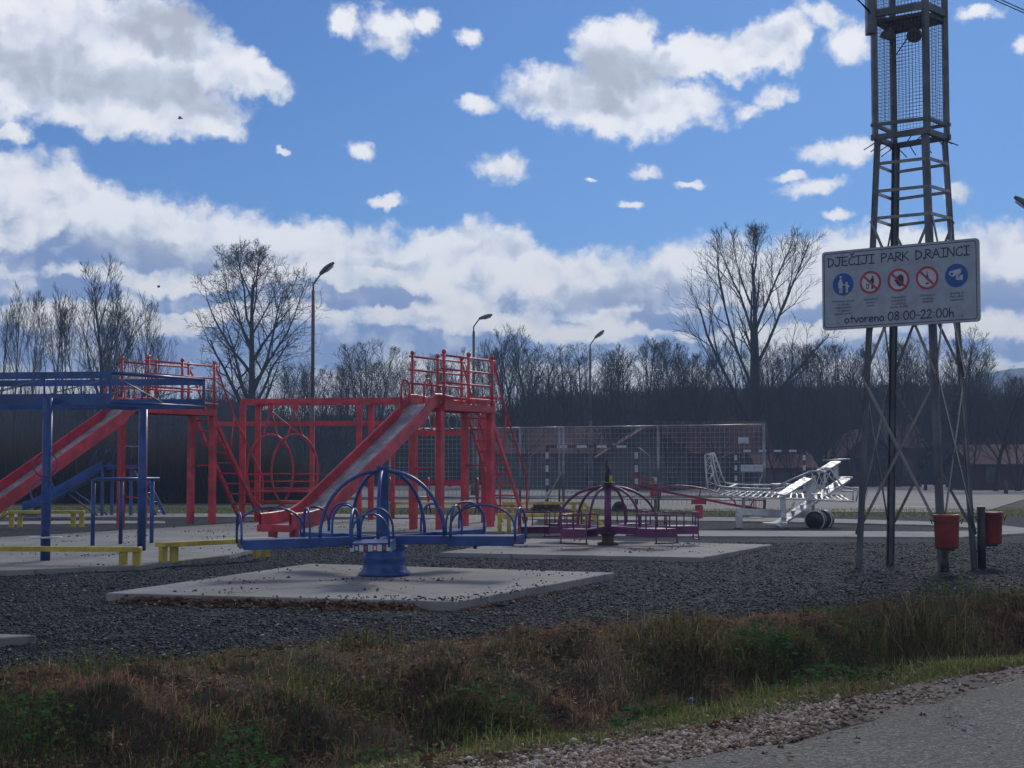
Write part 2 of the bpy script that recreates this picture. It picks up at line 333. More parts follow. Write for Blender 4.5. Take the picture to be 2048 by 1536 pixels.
# ------------------------------------------------------------ terrain
def Gl(x): return 10.9+.69*x
def Sl(x): return min(6.6+.98*x, Gl(x)-3.3) if x > 0 else max(6.6+.98*x, Gl(x)-5.6)
def Al(x): return Sl(x)-.95+.10*max(-3, min(x, 4))
def nz(x, y, s, a): return mnoise.noise(V3(x*s, y*s, 3.3))*a
def gz(x, y):
    g, s_ = Gl(x), Sl(x); t = (y-s_)/(g-s_)
    if t < -.05 : return nz(x, y, .8, .01) - (.02 if y < Al(x) else 0)
    if t > 1.1: return nz(x, y, .6, .012) if y < 45 else 0
    tt = max(0, min(1, t)); sst = lambda a, c: (lambda u: u*u*(3-2*u))(max(0, min(1, (tt-a)/(c-a))))
    z = -.40*sst(.06, .36)+.45*sst(.40, .86)-.05*sst(.92, 1.0); wn = math.sin(math.pi*tt)**.5
    hum = max(0, nz(x, y, 1.9, 1)-.02)*.26 + max(0, nz(x+40, y, 4.3, 1)-.05)*.14
    return z + (hum*max(0, min(1, (tt-.12)*6)) + nz(x, y, .75, .07) + nz(x, y, 5, .03))*wn
def grid(xs, ys, zf):
    vs = [(x, y, zf(x, y)) for y in ys for x in xs]; n = len(xs)
    fs = [(j*n+i, j*n+i+1, (j+1)*n+i+1, (j+1)*n+i) for j in range(len(ys)-1) for i in range(n-1)]
    return vs, fs
def spaced(a, b, fine0, fine1, st, grow=1.35):
    r = list(np.arange(fine0, fine1+1e-6, st)); s_ = st
    while r[-1] < b: s_ *= grow; r.append(min(b, r[-1]+s_))
    s_ = st
    while r[0] > a: s_ *= grow; r.insert(0, max(a, r[0]-s_))
    return r
xs = spaced(-640, 640, -5, 7, .09); ys = spaced(-200, 900, 4.5, 17, .09)
vs, fs = grid(xs, ys, gz); o = arrays('ground', vs, fs, 'soil', kind='structure'); o.data.shade_smooth()
# gravel of the playground
xs = spaced(-26, 26, -5, 8, .16); ts = [0]+[(i/60)**1.6 for i in range(1, 61)]
vs = []
for t in ts:
    for x in xs:
        y0 = Gl(x)+.10+nz(x, 0, .9, .35)+nz(x, 9, 3, .12); y = y0+(38.5-y0)*t if y0 < 38 else 38.5; vs.append((x, y, gz(x, y)+.004+(nz(x, y, 2.5, .012)+.012)*(t > 0)))
n = len(xs); fs = [(j*n+i, j*n+i+1, (j+1)*n+i+1, (j+1)*n+i) for j in range(len(ts)-1) for i in range(n-1)]
o = arrays('gravel', vs, fs, 'gravel', kind='structure'); o.data.shade_smooth()
# road and shoulder
def strip(name, f0, f1, m, dz, x0=-9, x1=30, n=160, rows=6):
    mb = MB(); rr = []
    for j in range(rows+1):
        rr.append([V3(x, f0(x)+(f1(x)-f0(x))*j/rows, gz(x, f0(x)+(f1(x)-f0(x))*j/rows)+dz) for x in np.linspace(x0, x1, n)])
    mb.sheet(rr); return tag(mb.build(name, m), kind='structure')
strip('road_shoulder', lambda x: Al(x)-.5, lambda x: Sl(x)+nz(x, 0, 1.5, .35)+nz(x, 4, 5, .1), 'shoulder', .006, rows=10)
strip('road', lambda x: Al(x)-7.5, lambda x: Al(x)+nz(x, 2, 1.1, .16)+nz(x, 2, 6, .05), 'road', .030, rows=8)
def slab(name, pts, z, m='concrete', z0=-.05):
    P3 = [gp(x, y, z) for x, y in pts]; Q = []; rn = random.Random(len(pts)+int(z*1000))
    for a, c in zip(P3, P3[1:]+P3[:1]):
        L = (c-a).length; k = int(min(160, max(1, L/.11))); Q.append(a); nrm = V3(-(c-a).y, (c-a).x, 0).normalized()
        for i in range(1, k):
            q = a.lerp(c, i/k); Q.append(q+nrm*(rn.gauss(0, .0035)+nz(q.x, q.y, 1.2, .014)+(rn.uniform(.01, .035) if rn.random() < .035 else 0)*(1 if name != 'x' else 0)))
    mb = MB(); mb.prism(Q, z0, z); return tag(mb.build(name, m, None, None, .008 if name != 'sports_court' else 0), kind='structure')
def ccw(pts): 
    a = sum(pts[i][0]*pts[(i+1) % len(pts)][1]-pts[(i+1) % len(pts)][0]*pts[i][1] for i in range(len(pts))); return pts if a < 0 else pts[::-1]
o = slab('concrete_pad', ccw([(212,1186),(911,1203),(1229,1145),(620,1127)]), .10)
slab('concrete_pad', ccw([(1402,1115),(1545,1089),(1060,1077),(880,1105)]), .08)
slab('concrete_pad', ccw([(74,1270),(-60,1266),(-420,1262),(-600,1290),(-90,1283)]), .08)
slab('concrete_paving', ccw([(-500,1160),(0,1141),(280,1130),(460,1109),(540,1090),(585,1070),(640,1063),(860,1063),(1010,1063),(1060,1050),(1075,1040),(1010,1036),(700,1039),(560,1041),(430,1049),(300,1057),(0,1074),(-500,1090)]), .08)
slab('concrete_path', ccw([(-700,1036),(0,1034),(600,1033),(1100,1038),(1480,1042),(1700,1046),(1860,1050),(1960,1056),(1945,1061),(1860,1063),(1700,1062),(1400,1061),(1180,1062),(1180,1071),(1400,1072),(1700,1073),(1920,1074),(2050,1066),(2065,1057),(1960,1046),(1800,1041),(1600,1036),(1400,1034),(1000,1030),(600,1027),(0,1027),(-700,1028)]), .05)
slab('concrete_path', ccw([(-300,1044),(0,1043),(180,1041),(330,1042),(330,1046),(180,1047),(0,1049),(-300,1051)]), .05)
slab('sports_court', ccw([(600,1015),(1100,1017),(1500,1023),(1961,1025),(2060,995),(2300,972),(2300,966),(1500,968),(560,974)]), .02, 'court', -.03)
mb = MB()
for a, b, wd in (((1700,1011),(1870,1014),.1), ((1760,1003),(1960,1004),.1)): mb.beam(gp(*a, .026), gp(*b, .026), wd, .004)
tag(mb.build('court_marking', 'white'), kind='structure')
mb = MB(); mb.beam(gp(560,998,.07), gp(1665,992,.07), .15, .12)
tag(mb.build('kerb', 'concrete'), kind='structure')
# wooded rise behind the houses and the far ridge
prof = [(-600,800),(0,822),(480,822),(560,855),(900,856),(1000,842),(1060,812),(1300,800),(1500,795),(1900,792),(2048,815),(2600,850)]
def interp(x, pr):
    if x <= pr[0][0]: return pr[0][1]
    for (a, p), (b, q) in zip(pr, pr[1:]):
        if x <= b: return p+(q-p)*(x-a)/(b-a)
    return pr[-1][1]
def rise(x, y):
    top = EYE+(933-interp(1024+3000*x/125, prof)+14)/3000*125; t = max(0, min(1, (y-104)/21)); b_ = max(0, min(1, (y-125)/40))
    return -.3+(top+.3+nz(x, y, .5, .5)+nz(x, y, 2, .35))*(t*t*(3-2*t))*(1-.4*b_)
vs, fs = grid(list(np.arange(-90, 100, 1.0)), [102, 105, 108, 110, 112, 114, 116, 118, 120, 122, 124, 126, 130, 140, 165], rise)
arrays('wooded_rise', vs, fs, 'scrub', kind='structure')
ridge = [(-2500,840),(-500,870),(600,885),(1500,860),(1700,835),(1850,790),(1930,755),(1985,742),(2048,733),(2200,715),(2500,690),(3200,720),(4500,800)]
def rid(x, y):
    top = (933-interp(1024+3000*x/640, ridge))/3000*640; t = max(0, min(1, (y-400)/240)); return -.5+(top+1+nz(x, y, .02, 2)+nz(x, y, .1, .8))*t**.8*(1-.5*max(0, (y-640)/150))
vs, fs = grid(list(np.arange(-620, 625, 7)), list(range(400, 641, 24))+[700, 790], rid)
o = arrays('far_ridge', vs, fs, 'forest', kind='structure'); o.data.shade_smooth()
# ------------------------------------------------------------ trees
def grow_tree(seed, H, r0, levels=4, spread=.75, first=.22, upw=.35, kids=(9, 7, 6, 5), wander=.16, minr=.010, split=False, lens=(.55, .5, .45, .42), env=None, tilt=.3):
    ex, ec, er = env or (9, .5, 9)
    def inside(q): return (q.x*q.x+q.y*q.y)/(ex*H)**2 + ((q.z-ec*H)/(er*H))**2 < 1
    rn = random.Random(seed); A, B = MBt(), MBt()
    def branch(p, d_, L, r, lev):
        ns = (9, 7, 5, 3, 2)[min(lev, 4)]; pts = [p.copy()]; rs = [r]; dirs = [d_.copy()]; q = p.copy(); dd = d_.copy()
        for i in range(ns):
            wv = wander*(1+.12*lev)*(.4 if lev == 0 else 1)
            dd = (dd + V3(rn.gauss(0, wv), rn.gauss(0, wv), rn.gauss(0, wv*.7) + upw*.16*(lev > 0))).normalized()
            q = q + dd*L/ns; pts.append(q.copy()); dirs.append(dd.copy()); rs.append(max(minr*.8, r*(1-(i+1)/ns*(.86 if lev else .80))))
            if lev and i and env and q.z > .3*H and not inside(q): break
        ns = len(pts)-1; rs[-1] = min(rs[-1], max(minr, r*.25))
        (A if lev <= 1 else B).add(pts, rs, 6 if lev == 0 else (5 if lev == 1 else 3))
        if lev >= levels: return
        nk = kids[min(lev, len(kids)-1)]; nk = max(2, int(nk*rn.uniform(.75, 1.25)))
        for c in range(nk):
            t = (first if lev == 0 else .22) + (1-(first if lev == 0 else .22))*(c+rn.random()*.8)/nk; t = min(.98, t); fi = t*ns; i = min(ns-1, int(fi)); fr = fi-i
            pos = pts[i].lerp(pts[i+1], fr); rr = rs[i]*(1-fr)+rs[i+1]*fr; base = dirs[i+1]
            az = c*2.4+rn.uniform(-.6, .6); a = base.cross(V3(.3, .2, 1) if abs(base.z) < .9 else V3(1, 0, 0)).normalized(); b_ = base.cross(a)
            sd = a*math.cos(az)+b_*math.sin(az); ang = spread*rn.uniform(.65, 1.2)*(1.0 if lev else (1.25-.65*t))
            nd = (base*math.cos(ang)+sd*math.sin(ang)+V3(0, 0, upw*.15)).normalized()
            LL = L*lens[min(lev, len(lens)-1)]*rn.uniform(.7, 1.2)*((1.25-.75*t) if lev == 0 else (1.15-.5*t))
            branch(pos, nd, LL, max(minr, rr*rn.uniform(.45, .68)), lev+1)
    if split:
        for k in range(split):
            az = 2*math.pi*k/split+rn.random()*.5; tl_ = tilt*(1 if k % 2 else .55); branch(V3(.12*math.cos(az), .12*math.sin(az), 0), V3(tl_*math.cos(az), tl_*math.sin(az), 1).normalized(), H*rn.uniform(.78, .98), r0*.62, 0)
        A.add([V3(0, 0, -.3), V3(0, 0, .4)], [r0*1.2, r0*.9], 7)
    else: branch(V3(0, 0, -.2), V3(rn.uniform(-.03, .03), rn.uniform(-.03, .03), 1).normalized(), H*.88, r0, 0)
    return A, B
class MBt:
    def __init__(s): s.v = []; s.f = []
    def add(s, pts, rs, n):
        b0 = len(s.v); prev = None; m = len(pts)
        for i in range(m):
            d_ = (pts[min(i+1, m-1)]-pts[max(i-1, 0)]).normalized()
            a = d_.cross(V3(0, .2, 1) if abs(d_.z) < .9 else V3(1, 0, 0)).normalized() if prev is None else (prev-d_*prev.dot(d_)).normalized()
            prev = a; b = d_.cross(a)
            for k in range(n):
                t = 2*math.pi*k/n; q = pts[i]+(a*math.cos(t)+b*math.sin(t))*rs[i]; s.v.append((q.x, q.y, q.z))
        for i in range(m-1):
            for k in range(n):
                k2 = (k+1) % n; s.f.append((b0+i*n+k, b0+i*n+k2, b0+(i+1)*n+k2, b0+(i+1)*n+k))
def tree_obj(name, AB, loc, label, group=None, rz=0):
    r_ = root(name, loc, label, 'tree', group, (0, 0, rz))
    for nm, g, m in (('trunk', AB[0], 'bark'), ('crown', AB[1], 'twig')):
        o = arrays(nm, g.v, g.f, m); o.parent = r_
    return r_
Hk = lambda y, D: EYE+(933-y)/3000*D
# the two big ones
p = at(500, 933, 92); p.z = 0
tree_obj('oak_tree', grow_tree(11, Hk(505, 92)*1.0, .36, 4, .86, .26, .35, (16, 10, 8, 5), .085, .010, lens=(.60, .46, .42, .45), env=(.33, .60, .40)), p, 'large bare oak with a round spreading crown behind the swing set')
p = at(1505, 933, 95); p.z = 0
tree_obj('multi_stemmed_tree', grow_tree(27, Hk(470, 95)*1.03, .38, 4, .62, .14, .40, (15, 9, 8, 5), .08, .009, lens=(.74, .46, .42, .45), env=(.33, .60, .39)), p, 'tall bare tree with many low forking limbs fanning out beside the sign board')
protos = []
specs = [(31, 10, .11, .60, .28, (16, 9, 7), 0, .20), (32, 10, .12, .72, .25, (16, 9, 7), 0, .26), (33, 10, .09, .52, .35, (15, 8, 6), 0, .15), (34, 10, .12, .7, .2, (11, 9, 7), 3, .28), (35, 10, .13, .65, .3, (17, 10, 7), 0, .24), (36, 10, .10, .55, .25, (12, 9, 6), 2, .20), (37, 10, .09, .5, .45, (14, 8, 6), 0, .17), (38, 10, .13, .85, .2, (14, 10, 7), 0, .32)]
for sd, H_, r_, spd, fst, kd, spl, ex_ in specs:
    protos.append(grow_tree(sd, H_, r_, 3, spd, fst, .42, kd, .07, .0080, split=spl, lens=(.46, .46, .45), env=(ex_, .60, .39), tilt=.18))
proto_roots = []
tops = [(-200,600),(0,590),(60,565),(120,575),(160,600),(210,545),(250,640),(300,600),(345,740),(420,745),(560,730),(640,735),(700,715),(740,700),(800,735),(860,705),(930,690),(1000,668),(1070,672),(1130,700),(1230,690),(1300,672),(1400,690),(1480,690),(1600,700),(1680,685),(1760,690),(1830,680),(1910,672),(1970,700),(2020,760),(2100,745),(2300,700)]
zones = [(345,'slender bare tree in the tall cluster behind the blue frame','tall slender trees at the left end of the tree line'),
         (720,'low bare tree in the row beyond the swing frame','low trees between the oak and the first lamp'),
         (1180,'bare tree in the row beyond the red slide tower','trees in the row beyond the red slide tower'),
         (1470,'bare tree in the dark row between third lamp and many-stemmed tree','trees between the third lamp and the many-stemmed tree'),
         (3000,'bare tree in the row seen past the lattice tower','trees in the row seen past the lattice tower')]
AUTO = []
def add_tree(px, ytop, D, k, label=None, group=None, wide=1.0):
    p = at(px, 933, D); p.z = 0; H_ = Hk(ytop, D); k %= len(protos)
    zn = next(z for z in zones if px < z[0])
    if k not in [q[0] for q in proto_roots]:
        r_ = tree_obj('bare_tree', protos[k], p, label or zn[1], group or (None if label else zn[2])); proto_roots.append((k, r_))
    else:
        r_ = copy_tree(dict(proto_roots)[k]); r_.name = 'bare_tree'; r_['label'] = label or zn[1]
        if label: 
            if 'group' in r_: del r_['group']
        else: r_['group'] = zn[2]
    if not label: AUTO.append((px, ytop, r_))
    s_ = H_/9.6; r_.location = p; r_.scale = (s_*wide, s_*wide, s_); r_.rotation_euler = (0, 0, random.uniform(0, 6.28)); return r_
add_tree(205, 528, 90, 0, 'tallest bare tree of the left cluster above the blue frame', wide=1.05)
add_tree(287, 592, 92, 2, 'thin twin-stem bare tree right of the tall left cluster', wide=.7)
add_tree(1925, 662, 90, 1, 'round-crowned bare tree seen past the right leg of the tower', wide=1.25)
add_tree(740, 692, 90, 3, 'bushy bare tree just beyond the slide, between first and second lamps', wide=1.2)
add_tree(1068, 655, 92, 4, 'tall bare tree standing just right of the slide tower railing', wide=1.0)
add_tree(1003, 660, 94, 0, 'slim bare tree directly behind the slide tower railing', wide=.9)
px = -8; k = 0
while px < 2052:
    D = random.uniform(92, 112); y = interp(px, tops)+random.uniform(-4, 30)
    if not (350 < px < 400): add_tree(px, y, D, random.randrange(8) if px > 340 else random.choice((2, 5, 6)), wide=random.uniform(.85, 1.3) if px > 340 else random.uniform(.75, 1.05))
    px += random.uniform(15, 31) if px > 340 else random.uniform(26, 42)
LAND = [(-999, 'the left edge of the picture'), (205, 'the tallest tree of the left cluster'), (500, 'the big oak'), (624, 'the tallest street lamp'), (740, 'the bushy tree beyond the slide'), (947, 'the middle street lamp'), (1068, 'the tall tree by the slide tower'), (1181, 'the farthest street lamp'), (1505, 'the many-stemmed tree'), (1735, 'the left tower leg'), (1925, 'the round-crowned tree')]
ORD = 'first second third fourth fifth sixth seventh eighth ninth tenth eleventh twelfth thirteenth fourteenth fifteenth sixteenth seventeenth eighteenth nineteenth twentieth'.split()
cnt = {}
for px_, yt_, r_ in sorted(AUTO, key=lambda q: q[0]):
    l_ = max(l for l in LAND if l[0] <= px_); cnt[l_[0]] = cnt.get(l_[0], -1)+1
    r_['label'] = '%s bare tree, %s to the right of %s' % ('tall' if yt_ < 640 else 'middling' if yt_ < 700 else 'low', ORD[cnt[l_[0]] % 20], l_[1]); r_['group'] = 'trees of the bare tree line'
# scrub: thousands of thin stems and twigs that nobody could count
def sticks(n, fx, rng=RNG):
    base = np.zeros((n, 3)); top = np.zeros((n, 3)); r_ = np.zeros(n)
    for i in range(n): b_, t_, q = fx(i); base[i] = b_; top[i] = t_; r_[i] = q
    ang = rng.uniform(0, 6.28, n); vs = []
    for k in range(3):
        a = ang+k*2.094; off = np.stack([np.cos(a)*r_, np.sin(a)*r_, np.zeros(n)], 1); vs.append(base+off)
    mid = (base+top)/2 + np.stack([rng.normal(0, .12, n), rng.normal(0, .12, n), np.zeros(n)], 1)
    for k in range(3):
        a = ang+k*2.094; off = np.stack([np.cos(a)*r_*.75, np.sin(a)*r_*.75, np.zeros(n)], 1); vs.append(mid+off)
    vs.append(top); global STINT; STINT = np.repeat(rng.beta(1.6, 3.2, n), 7); V_ = np.stack(vs, 1).reshape(-1, 3); b = np.arange(n)[:, None]*7
    f = []
    for k in range(3):
        j = (k+1) % 3; f.append(b+np.array([[k, j, 3+j]])); f.append(b+np.array([[k, 3+j, 3+k]])); f.append(b+np.array([[3+k, 3+j, 6]]))
    return V_, np.concatenate(f, 0)
def scr(i):
    D = random.uniform(104.5, 128); px = random.uniform(-120, 2180); x = (px-1024)/3000*D; z = rise(x, D) if D > 102 else 0
    capy = interp(px, prof); h = random.uniform(.6, 3.4)*(1 if D > 110 else 1.1); zt = min(z+h, Hk(capy-random.expovariate(1/22.), D)); zt = max(zt, z+.4)
    lean = .35; return (x, D, z-.2), (x+random.gauss(0, lean), D+random.gauss(0, lean), zt), random.uniform(.015, .04)
V_, F_ = sticks(34000, scr); arrays('scrub_thicket', V_, F_, 'sticks', STINT, kind='stuff', label='dark tangle of leafless scrub under the tree line')
def scr2(i):
    px = random.uniform(-40, 620); D = random.uniform(52, 60); x = (px-1024)/3000*D; b_ = (x, D, -.1)
    h = Hk(interp(px, [(0, 838), (500, 835), (560, 870), (620, 900)])+random.uniform(0, 70), D)*random.uniform(.45, 1)
    return b_, (x+random.gauss(0, .45), D+random.gauss(0, .3), h), random.uniform(.008, .02)
V_, F_ = sticks(26000, scr2); arrays('brushwood_hedge', V_, F_, 'sticks', STINT, kind='stuff', label='dense dark brushwood behind the left slides')
mb = MB(); rows = []
for j in range(9):
    rows.append([V3((px-1024)/3000*59.5, 59+nz(px*.02, j, 1, .5)+j*.25, -.1+(Hk(interp(px, [(-40, 905), (480, 900), (560, 915), (640, 940)])+8*math.sin(px*.05), 59))*math.sin(math.pi/2*j/8)**.7+nz(px*.05, j*.4, 1, .25)*(j > 0)) for px in range(-120, 650, 10)])
mb.sheet(rows); tag(mb.build('bramble_bank', 'scrub'), 'low bank of dark brambles inside the brushwood', None, None, 'stuff')
M['tuft'] = tinted('straw_tufts', [(0, (.03, .028, .012)), (.4, (.075, .07, .028)), (.75, (.17, .14, .06)), (1, (.44, .37, .20))], .8, .45)
M['chips'] = tinted('road_chips', [(0, (.12, .12, .12)), (.5, (.24, .235, .23)), (1, (.42, .41, .40))])
# ------------------------------------------------------------ street lamps
def lamp(px, ytop, H, label, flip=1, hw=.62):
    D = (H-EYE)*3000/(933-ytop); p = at(px, 933, D); p.z = 0
    r_ = root('street_lamp', p, label, 'street lamp', 'lamps round the sports court')
    MB().tube([V3(0,0,0), V3(0,0,H*.45)], .085, 10).tube([V3(0,0,H*.45), V3(0,0,H-.75)], .06, 10).lathe((0,0,0), [(.13,0),(.13,.5),(.09,.55)], 10).build('pole', 'lamp', r_)
    MB().tube([V3(0,0,H-.8), V3(0,0,H-.55), V3(.10,0,H-.40), V3(.26,-.05,H-.2)], .03, 8).build('arm', 'lamp', r_)
    d_ = V3(.72, -.12, .60 if flip > 0 else .22).normalized(); o0 = V3(.24,-.05,H-.22); s = d_.cross(V3(0,0,1)).normalized(); u = s.cross(d_)
    rows = []
    for i in range(9):
        t = i/8; wd = .155*math.sin(math.pi*min(1, .12+t*.80))**.6; c = o0+d_*(t*hw)
        rows.append([c + s*wd*math.cos(a) + u*wd*.6*math.sin(a)*(1.2 if math.sin(a) > 0 else .6) for a in [2*math.pi*k/12 for k in range(13)]])
    MB().sheet(rows).build('lamp_head', 'lamphead', r_)
    MB().sheet([[o0+d_*(hw*.35+hw*.5*i/4)+s*.10*math.cos(a)*math.sin(math.pi*(i+.5)/5)-u*(.045+.05*math.sin(a)) for a in [math.pi*k/6 for k in range(7)]] for i in range(5)]).build('lens', 'signwhite', r_)
    return r_
lamp(624, 535, 8.0, 'tallest and nearest street lamp, standing between the oak and the slide tower')
lamp(947, 628, 8.0, 'middle street lamp rising behind the railing of the slide tower', -1)
lamp(1181, 668, 8.0, 'farthest and smallest street lamp, in front of the dark woodland')
r4 = lamp(2098, 402, 8.0, 'street lamp cut by the edge of the picture beside the sign'); r4.rotation_euler = (0, 0, math.pi)
# ------------------------------------------------------------ chain of helpers for the playground
def stack(px, py, z=0.08): return gp(px, py, z)
vert = lambda p, z: V3(p[0], p[1], z)
def slide_tower(Mx, My, plat, label, seed):
    us = V3(.406, .914, 0); up_ = V3(.5, .866, 0); vs_ = V3(.914, -.406, 0); vp = V3(.866, -.5, 0); Mo = V3(Mx, My, 0)
    r_ = root('slide_tower', Mo, label, 'slide', 'tall red slide towers'); g0 = .06
    PH = 2.42; E = Mo+up_*plat
    def part(mb, name, m, parent=None, bevel=0): return mb.build(name, m, parent or r_, Mo, bevel)
    for base, top in ((Mo-vp*.3, PH-.04), (Mo+vp*.3, PH-.04), (E-vp*.3, PH), (E+vp*.3, PH)):
        part(MB().beam(vert(base, g0), vert(base, top), .125, .125, vp), 'post', 'red', bevel=.008)
    mb = MB()
    for z in (.66, 1.24): mb.tube([vert(Mo-vp*.3, z), vert(Mo+vp*.3, z)], .018, 6)
    for z in (1.30,): mb.tube([vert(E-vp*.3, z), vert(E+vp*.3, z)], .018, 6)
    part(mb, 'cross_rung', 'red')
    mb = MB(); a, b, c, d_ = Mo-vp*.37, Mo+vp*.37, E+vp*.37, E-vp*.37
    for p, q in ((a, b), (b, c), (c, d_), (d_, a)): mb.beam(vert(p, PH), vert(q, PH), .06, .13)
    part(mb, 'platform_frame', 'red'); part(MB().prism([a, b, c, d_], PH+.01, PH+.045), 'platform_deck', 'red')
    for sgn in (-1, 1):
        mb = MB()
        for k, t in enumerate((.02, .5, .98)):
            p = Mo+up_*plat*t+vp*.36*sgn; part(MB().tube([vert(p, PH-.08), vert(p, 3.47)], .028, 8).lathe(vert(p, 3.47), [(.04,-.03),(.045,0),(.03,.04)], 8), 'rail_post', 'red')
        for z in (3.40, 3.14, 2.88, 2.60):
            p, q = Mo-up_*.06+vp*.36*sgn, E+up_*.08+vp*.36*sgn; part(MB().tube([vert(p, z), vert(q, z)], .020, 8), 'guard_rail', 'red')
        pts = arc(Mo-us*.42+vs_*.24*sgn+V3(0,0,2.72), up_*.14, V3(0,0,.20), 0, math.pi); pts = [pts[0]-V3(0,0,.25)]+pts+[pts[-1]-V3(0,0,.25)]
        part(MB().tube(pts, .019, 8), 'grab_hoop', 'red')
    # ladder
    lad = up_.lerp(V3(.354,.935,0), 1).normalized(); B_ = E+lad*2.05
    for sgn in (-1, 1):
        part(MB().beam(vert(E+vp*.26*sgn, PH), vert(B_+vp*.30*sgn, .06), .045, .10), 'ladder_stringer', 'red')
        hp = [vert(E+vp*.37*sgn, 3.36), vert(E+vp*.37*sgn+lad*.15, 3.2), vert(E+vp*.36*sgn+lad*.75, 2.35), vert(E+vp*.34*sgn+lad*1.98, 1.10), vert(E+vp*.33*sgn+lad*2.05, .95), vert(B_+vp*.33*sgn, .12)]
        part(MB().tube(hp, .022, 8), 'handrail', 'red'); part(MB().tube([vert(E+vp*.36*sgn+lad*.75, 2.35), vert(E+vp*.28*sgn+lad*.75, 1.60)], .018, 6), 'handrail_stay', 'red')
    for i in range(10):
        t = (i+.7)/10.4; c = vert(E, PH)+(vert(B_, .06)-vert(E, PH))*t; w2 = .26+.04*t
        part(MB().tube([c-vp*w2, c+vp*w2], .019, 6), 'rung', 'red')
    # chute
    prof_ = [(-.55, 2.44), (-.1, 2.47), (.22, 2.46), (.45, 2.36), (.65, 2.18)]
    for i in range(1, 15): prof_.append((.65+3.35*i/14, 2.18-1.66*i/14))
    prof_ += [(4.2,.445),(4.4,.39),(4.65,.36),(4.95,.345),(5.25,.335)]
    def cp(s_, z, v): return vert(Mo-us*s_+vs_*v, z)
    hw = .26; wallh = lambda s_: .20 if s_ > .3 else .20
    mb = MB(); mb.sheet([[cp(s_, z, hw*k) for k in np.linspace(-1, 1, 5)] for s_, z in prof_]); fl = part(mb, 'chute_floor', 'steelslide')
    mb = MB()
    for k in (-.62, -.22, .22, .62): mb.sheet([[cp(s_, z+.002, hw*k-.016), cp(s_, z+.020, hw*k), cp(s_, z+.002, hw*k+.016)] for s_, z in prof_[2:-3]])
    part(mb, 'floor_rib', 'steelslide')
    for sgn in (-1, 1):
        rows = []
        for i, (s_, z) in enumerate(prof_):
            h = .19; a_, b_ = hw*sgn, (hw+.045)*sgn
            rows.append([cp(s_, z, a_), cp(s_, z+h, a_), cp(s_, z+h+.012, (hw+.022)*sgn), cp(s_, z+h, b_), cp(s_, z-.06, b_), cp(s_, z-.06, a_), cp(s_, z, a_)])
        part(MB().sheet(rows, False), 'side_wall', 'red')
        part(MB().beam(cp(5.0, .06, .20*sgn), cp(5.0, .29, .20*sgn), .11, .11, us), 'foot_post', 'red')
    part(MB().sheet([[cp(s_, z-.055, hw*k) for k in (-1, 1)] for s_, z in prof_]), 'chute_underside', 'red')
    part(MB().quadbox(cp(5.27, .30, 0), us*.03, vs_*.31, V3(0,0,.055)), 'chute_lip', 'red')
    return r_
slide_tower(-1.63, 28.70, 1.87, 'tall red slide with worn steel chute coming down beside the blue carousel', 1)
slide_tower(-7.62, 30.15, 2.05, 'tall red slide behind the blue canopy frame, its chute leaving the picture', 2)
# ------------------------------------------------------------ swing frame with boat
def pt(px, D, z): v = at(px, 933, D); v.z = z; return v
fr = root('swing_set', pt(730, 33.4, 0), 'long red goalpost-like swing frame carrying the hooped swing boat', 'swing frame')
o0 = fr.location.copy(); TZ = 2.74; front = [(485, 33.6), (718, 33.0), (968, 32.4)]
fpts = [pt(x, D, 0) for x, D in front]; bpts = [p+V3(.17, 1.0, 0) for p in fpts]
for p in fpts+bpts: MB().beam(vert(p, 0), vert(p, TZ-.04), .125, .125).build('post', 'red', fr, o0, .008)
MB().beam(vert(fpts[0], TZ)-V3(.06,0,0), vert(fpts[-1], TZ)+V3(.3,0,0), .11, .10).build('top_beam', 'red', fr, o0)
MB().beam(vert(bpts[0], TZ-.02)-V3(.06,0,0), vert(bpts[-1], TZ-.02), .10, .09).build('top_beam', 'red', fr, o0)
for p, q in zip(fpts, bpts): MB().beam(vert(p, TZ-.01)+V3(.01,.06,0), vert(q, TZ-.03)-V3(.01,.06,0), .08, .09).build('tie_beam', 'red', fr, o0)
# low frame behind
lf = root('cross_bar_frame', pt(620, 36.5, 0), 'lower red cross-bar frame standing behind the swing frame', 'climbing frame'); o0 = lf.location.copy()
A_, B_ = pt(426, 37, 0), pt(822, 36.2, 0)
MB().beam(vert(A_, 2.33), vert(B_, 2.33), .08, .11).build('top_beam', 'red', lf, o0)
for p in (A_, pt(624, 36.6, 0), B_): MB().beam(vert(p+V3(.0,.0,0), 0), vert(p, 2.27), .10, .10).build('post', 'red', lf, o0)
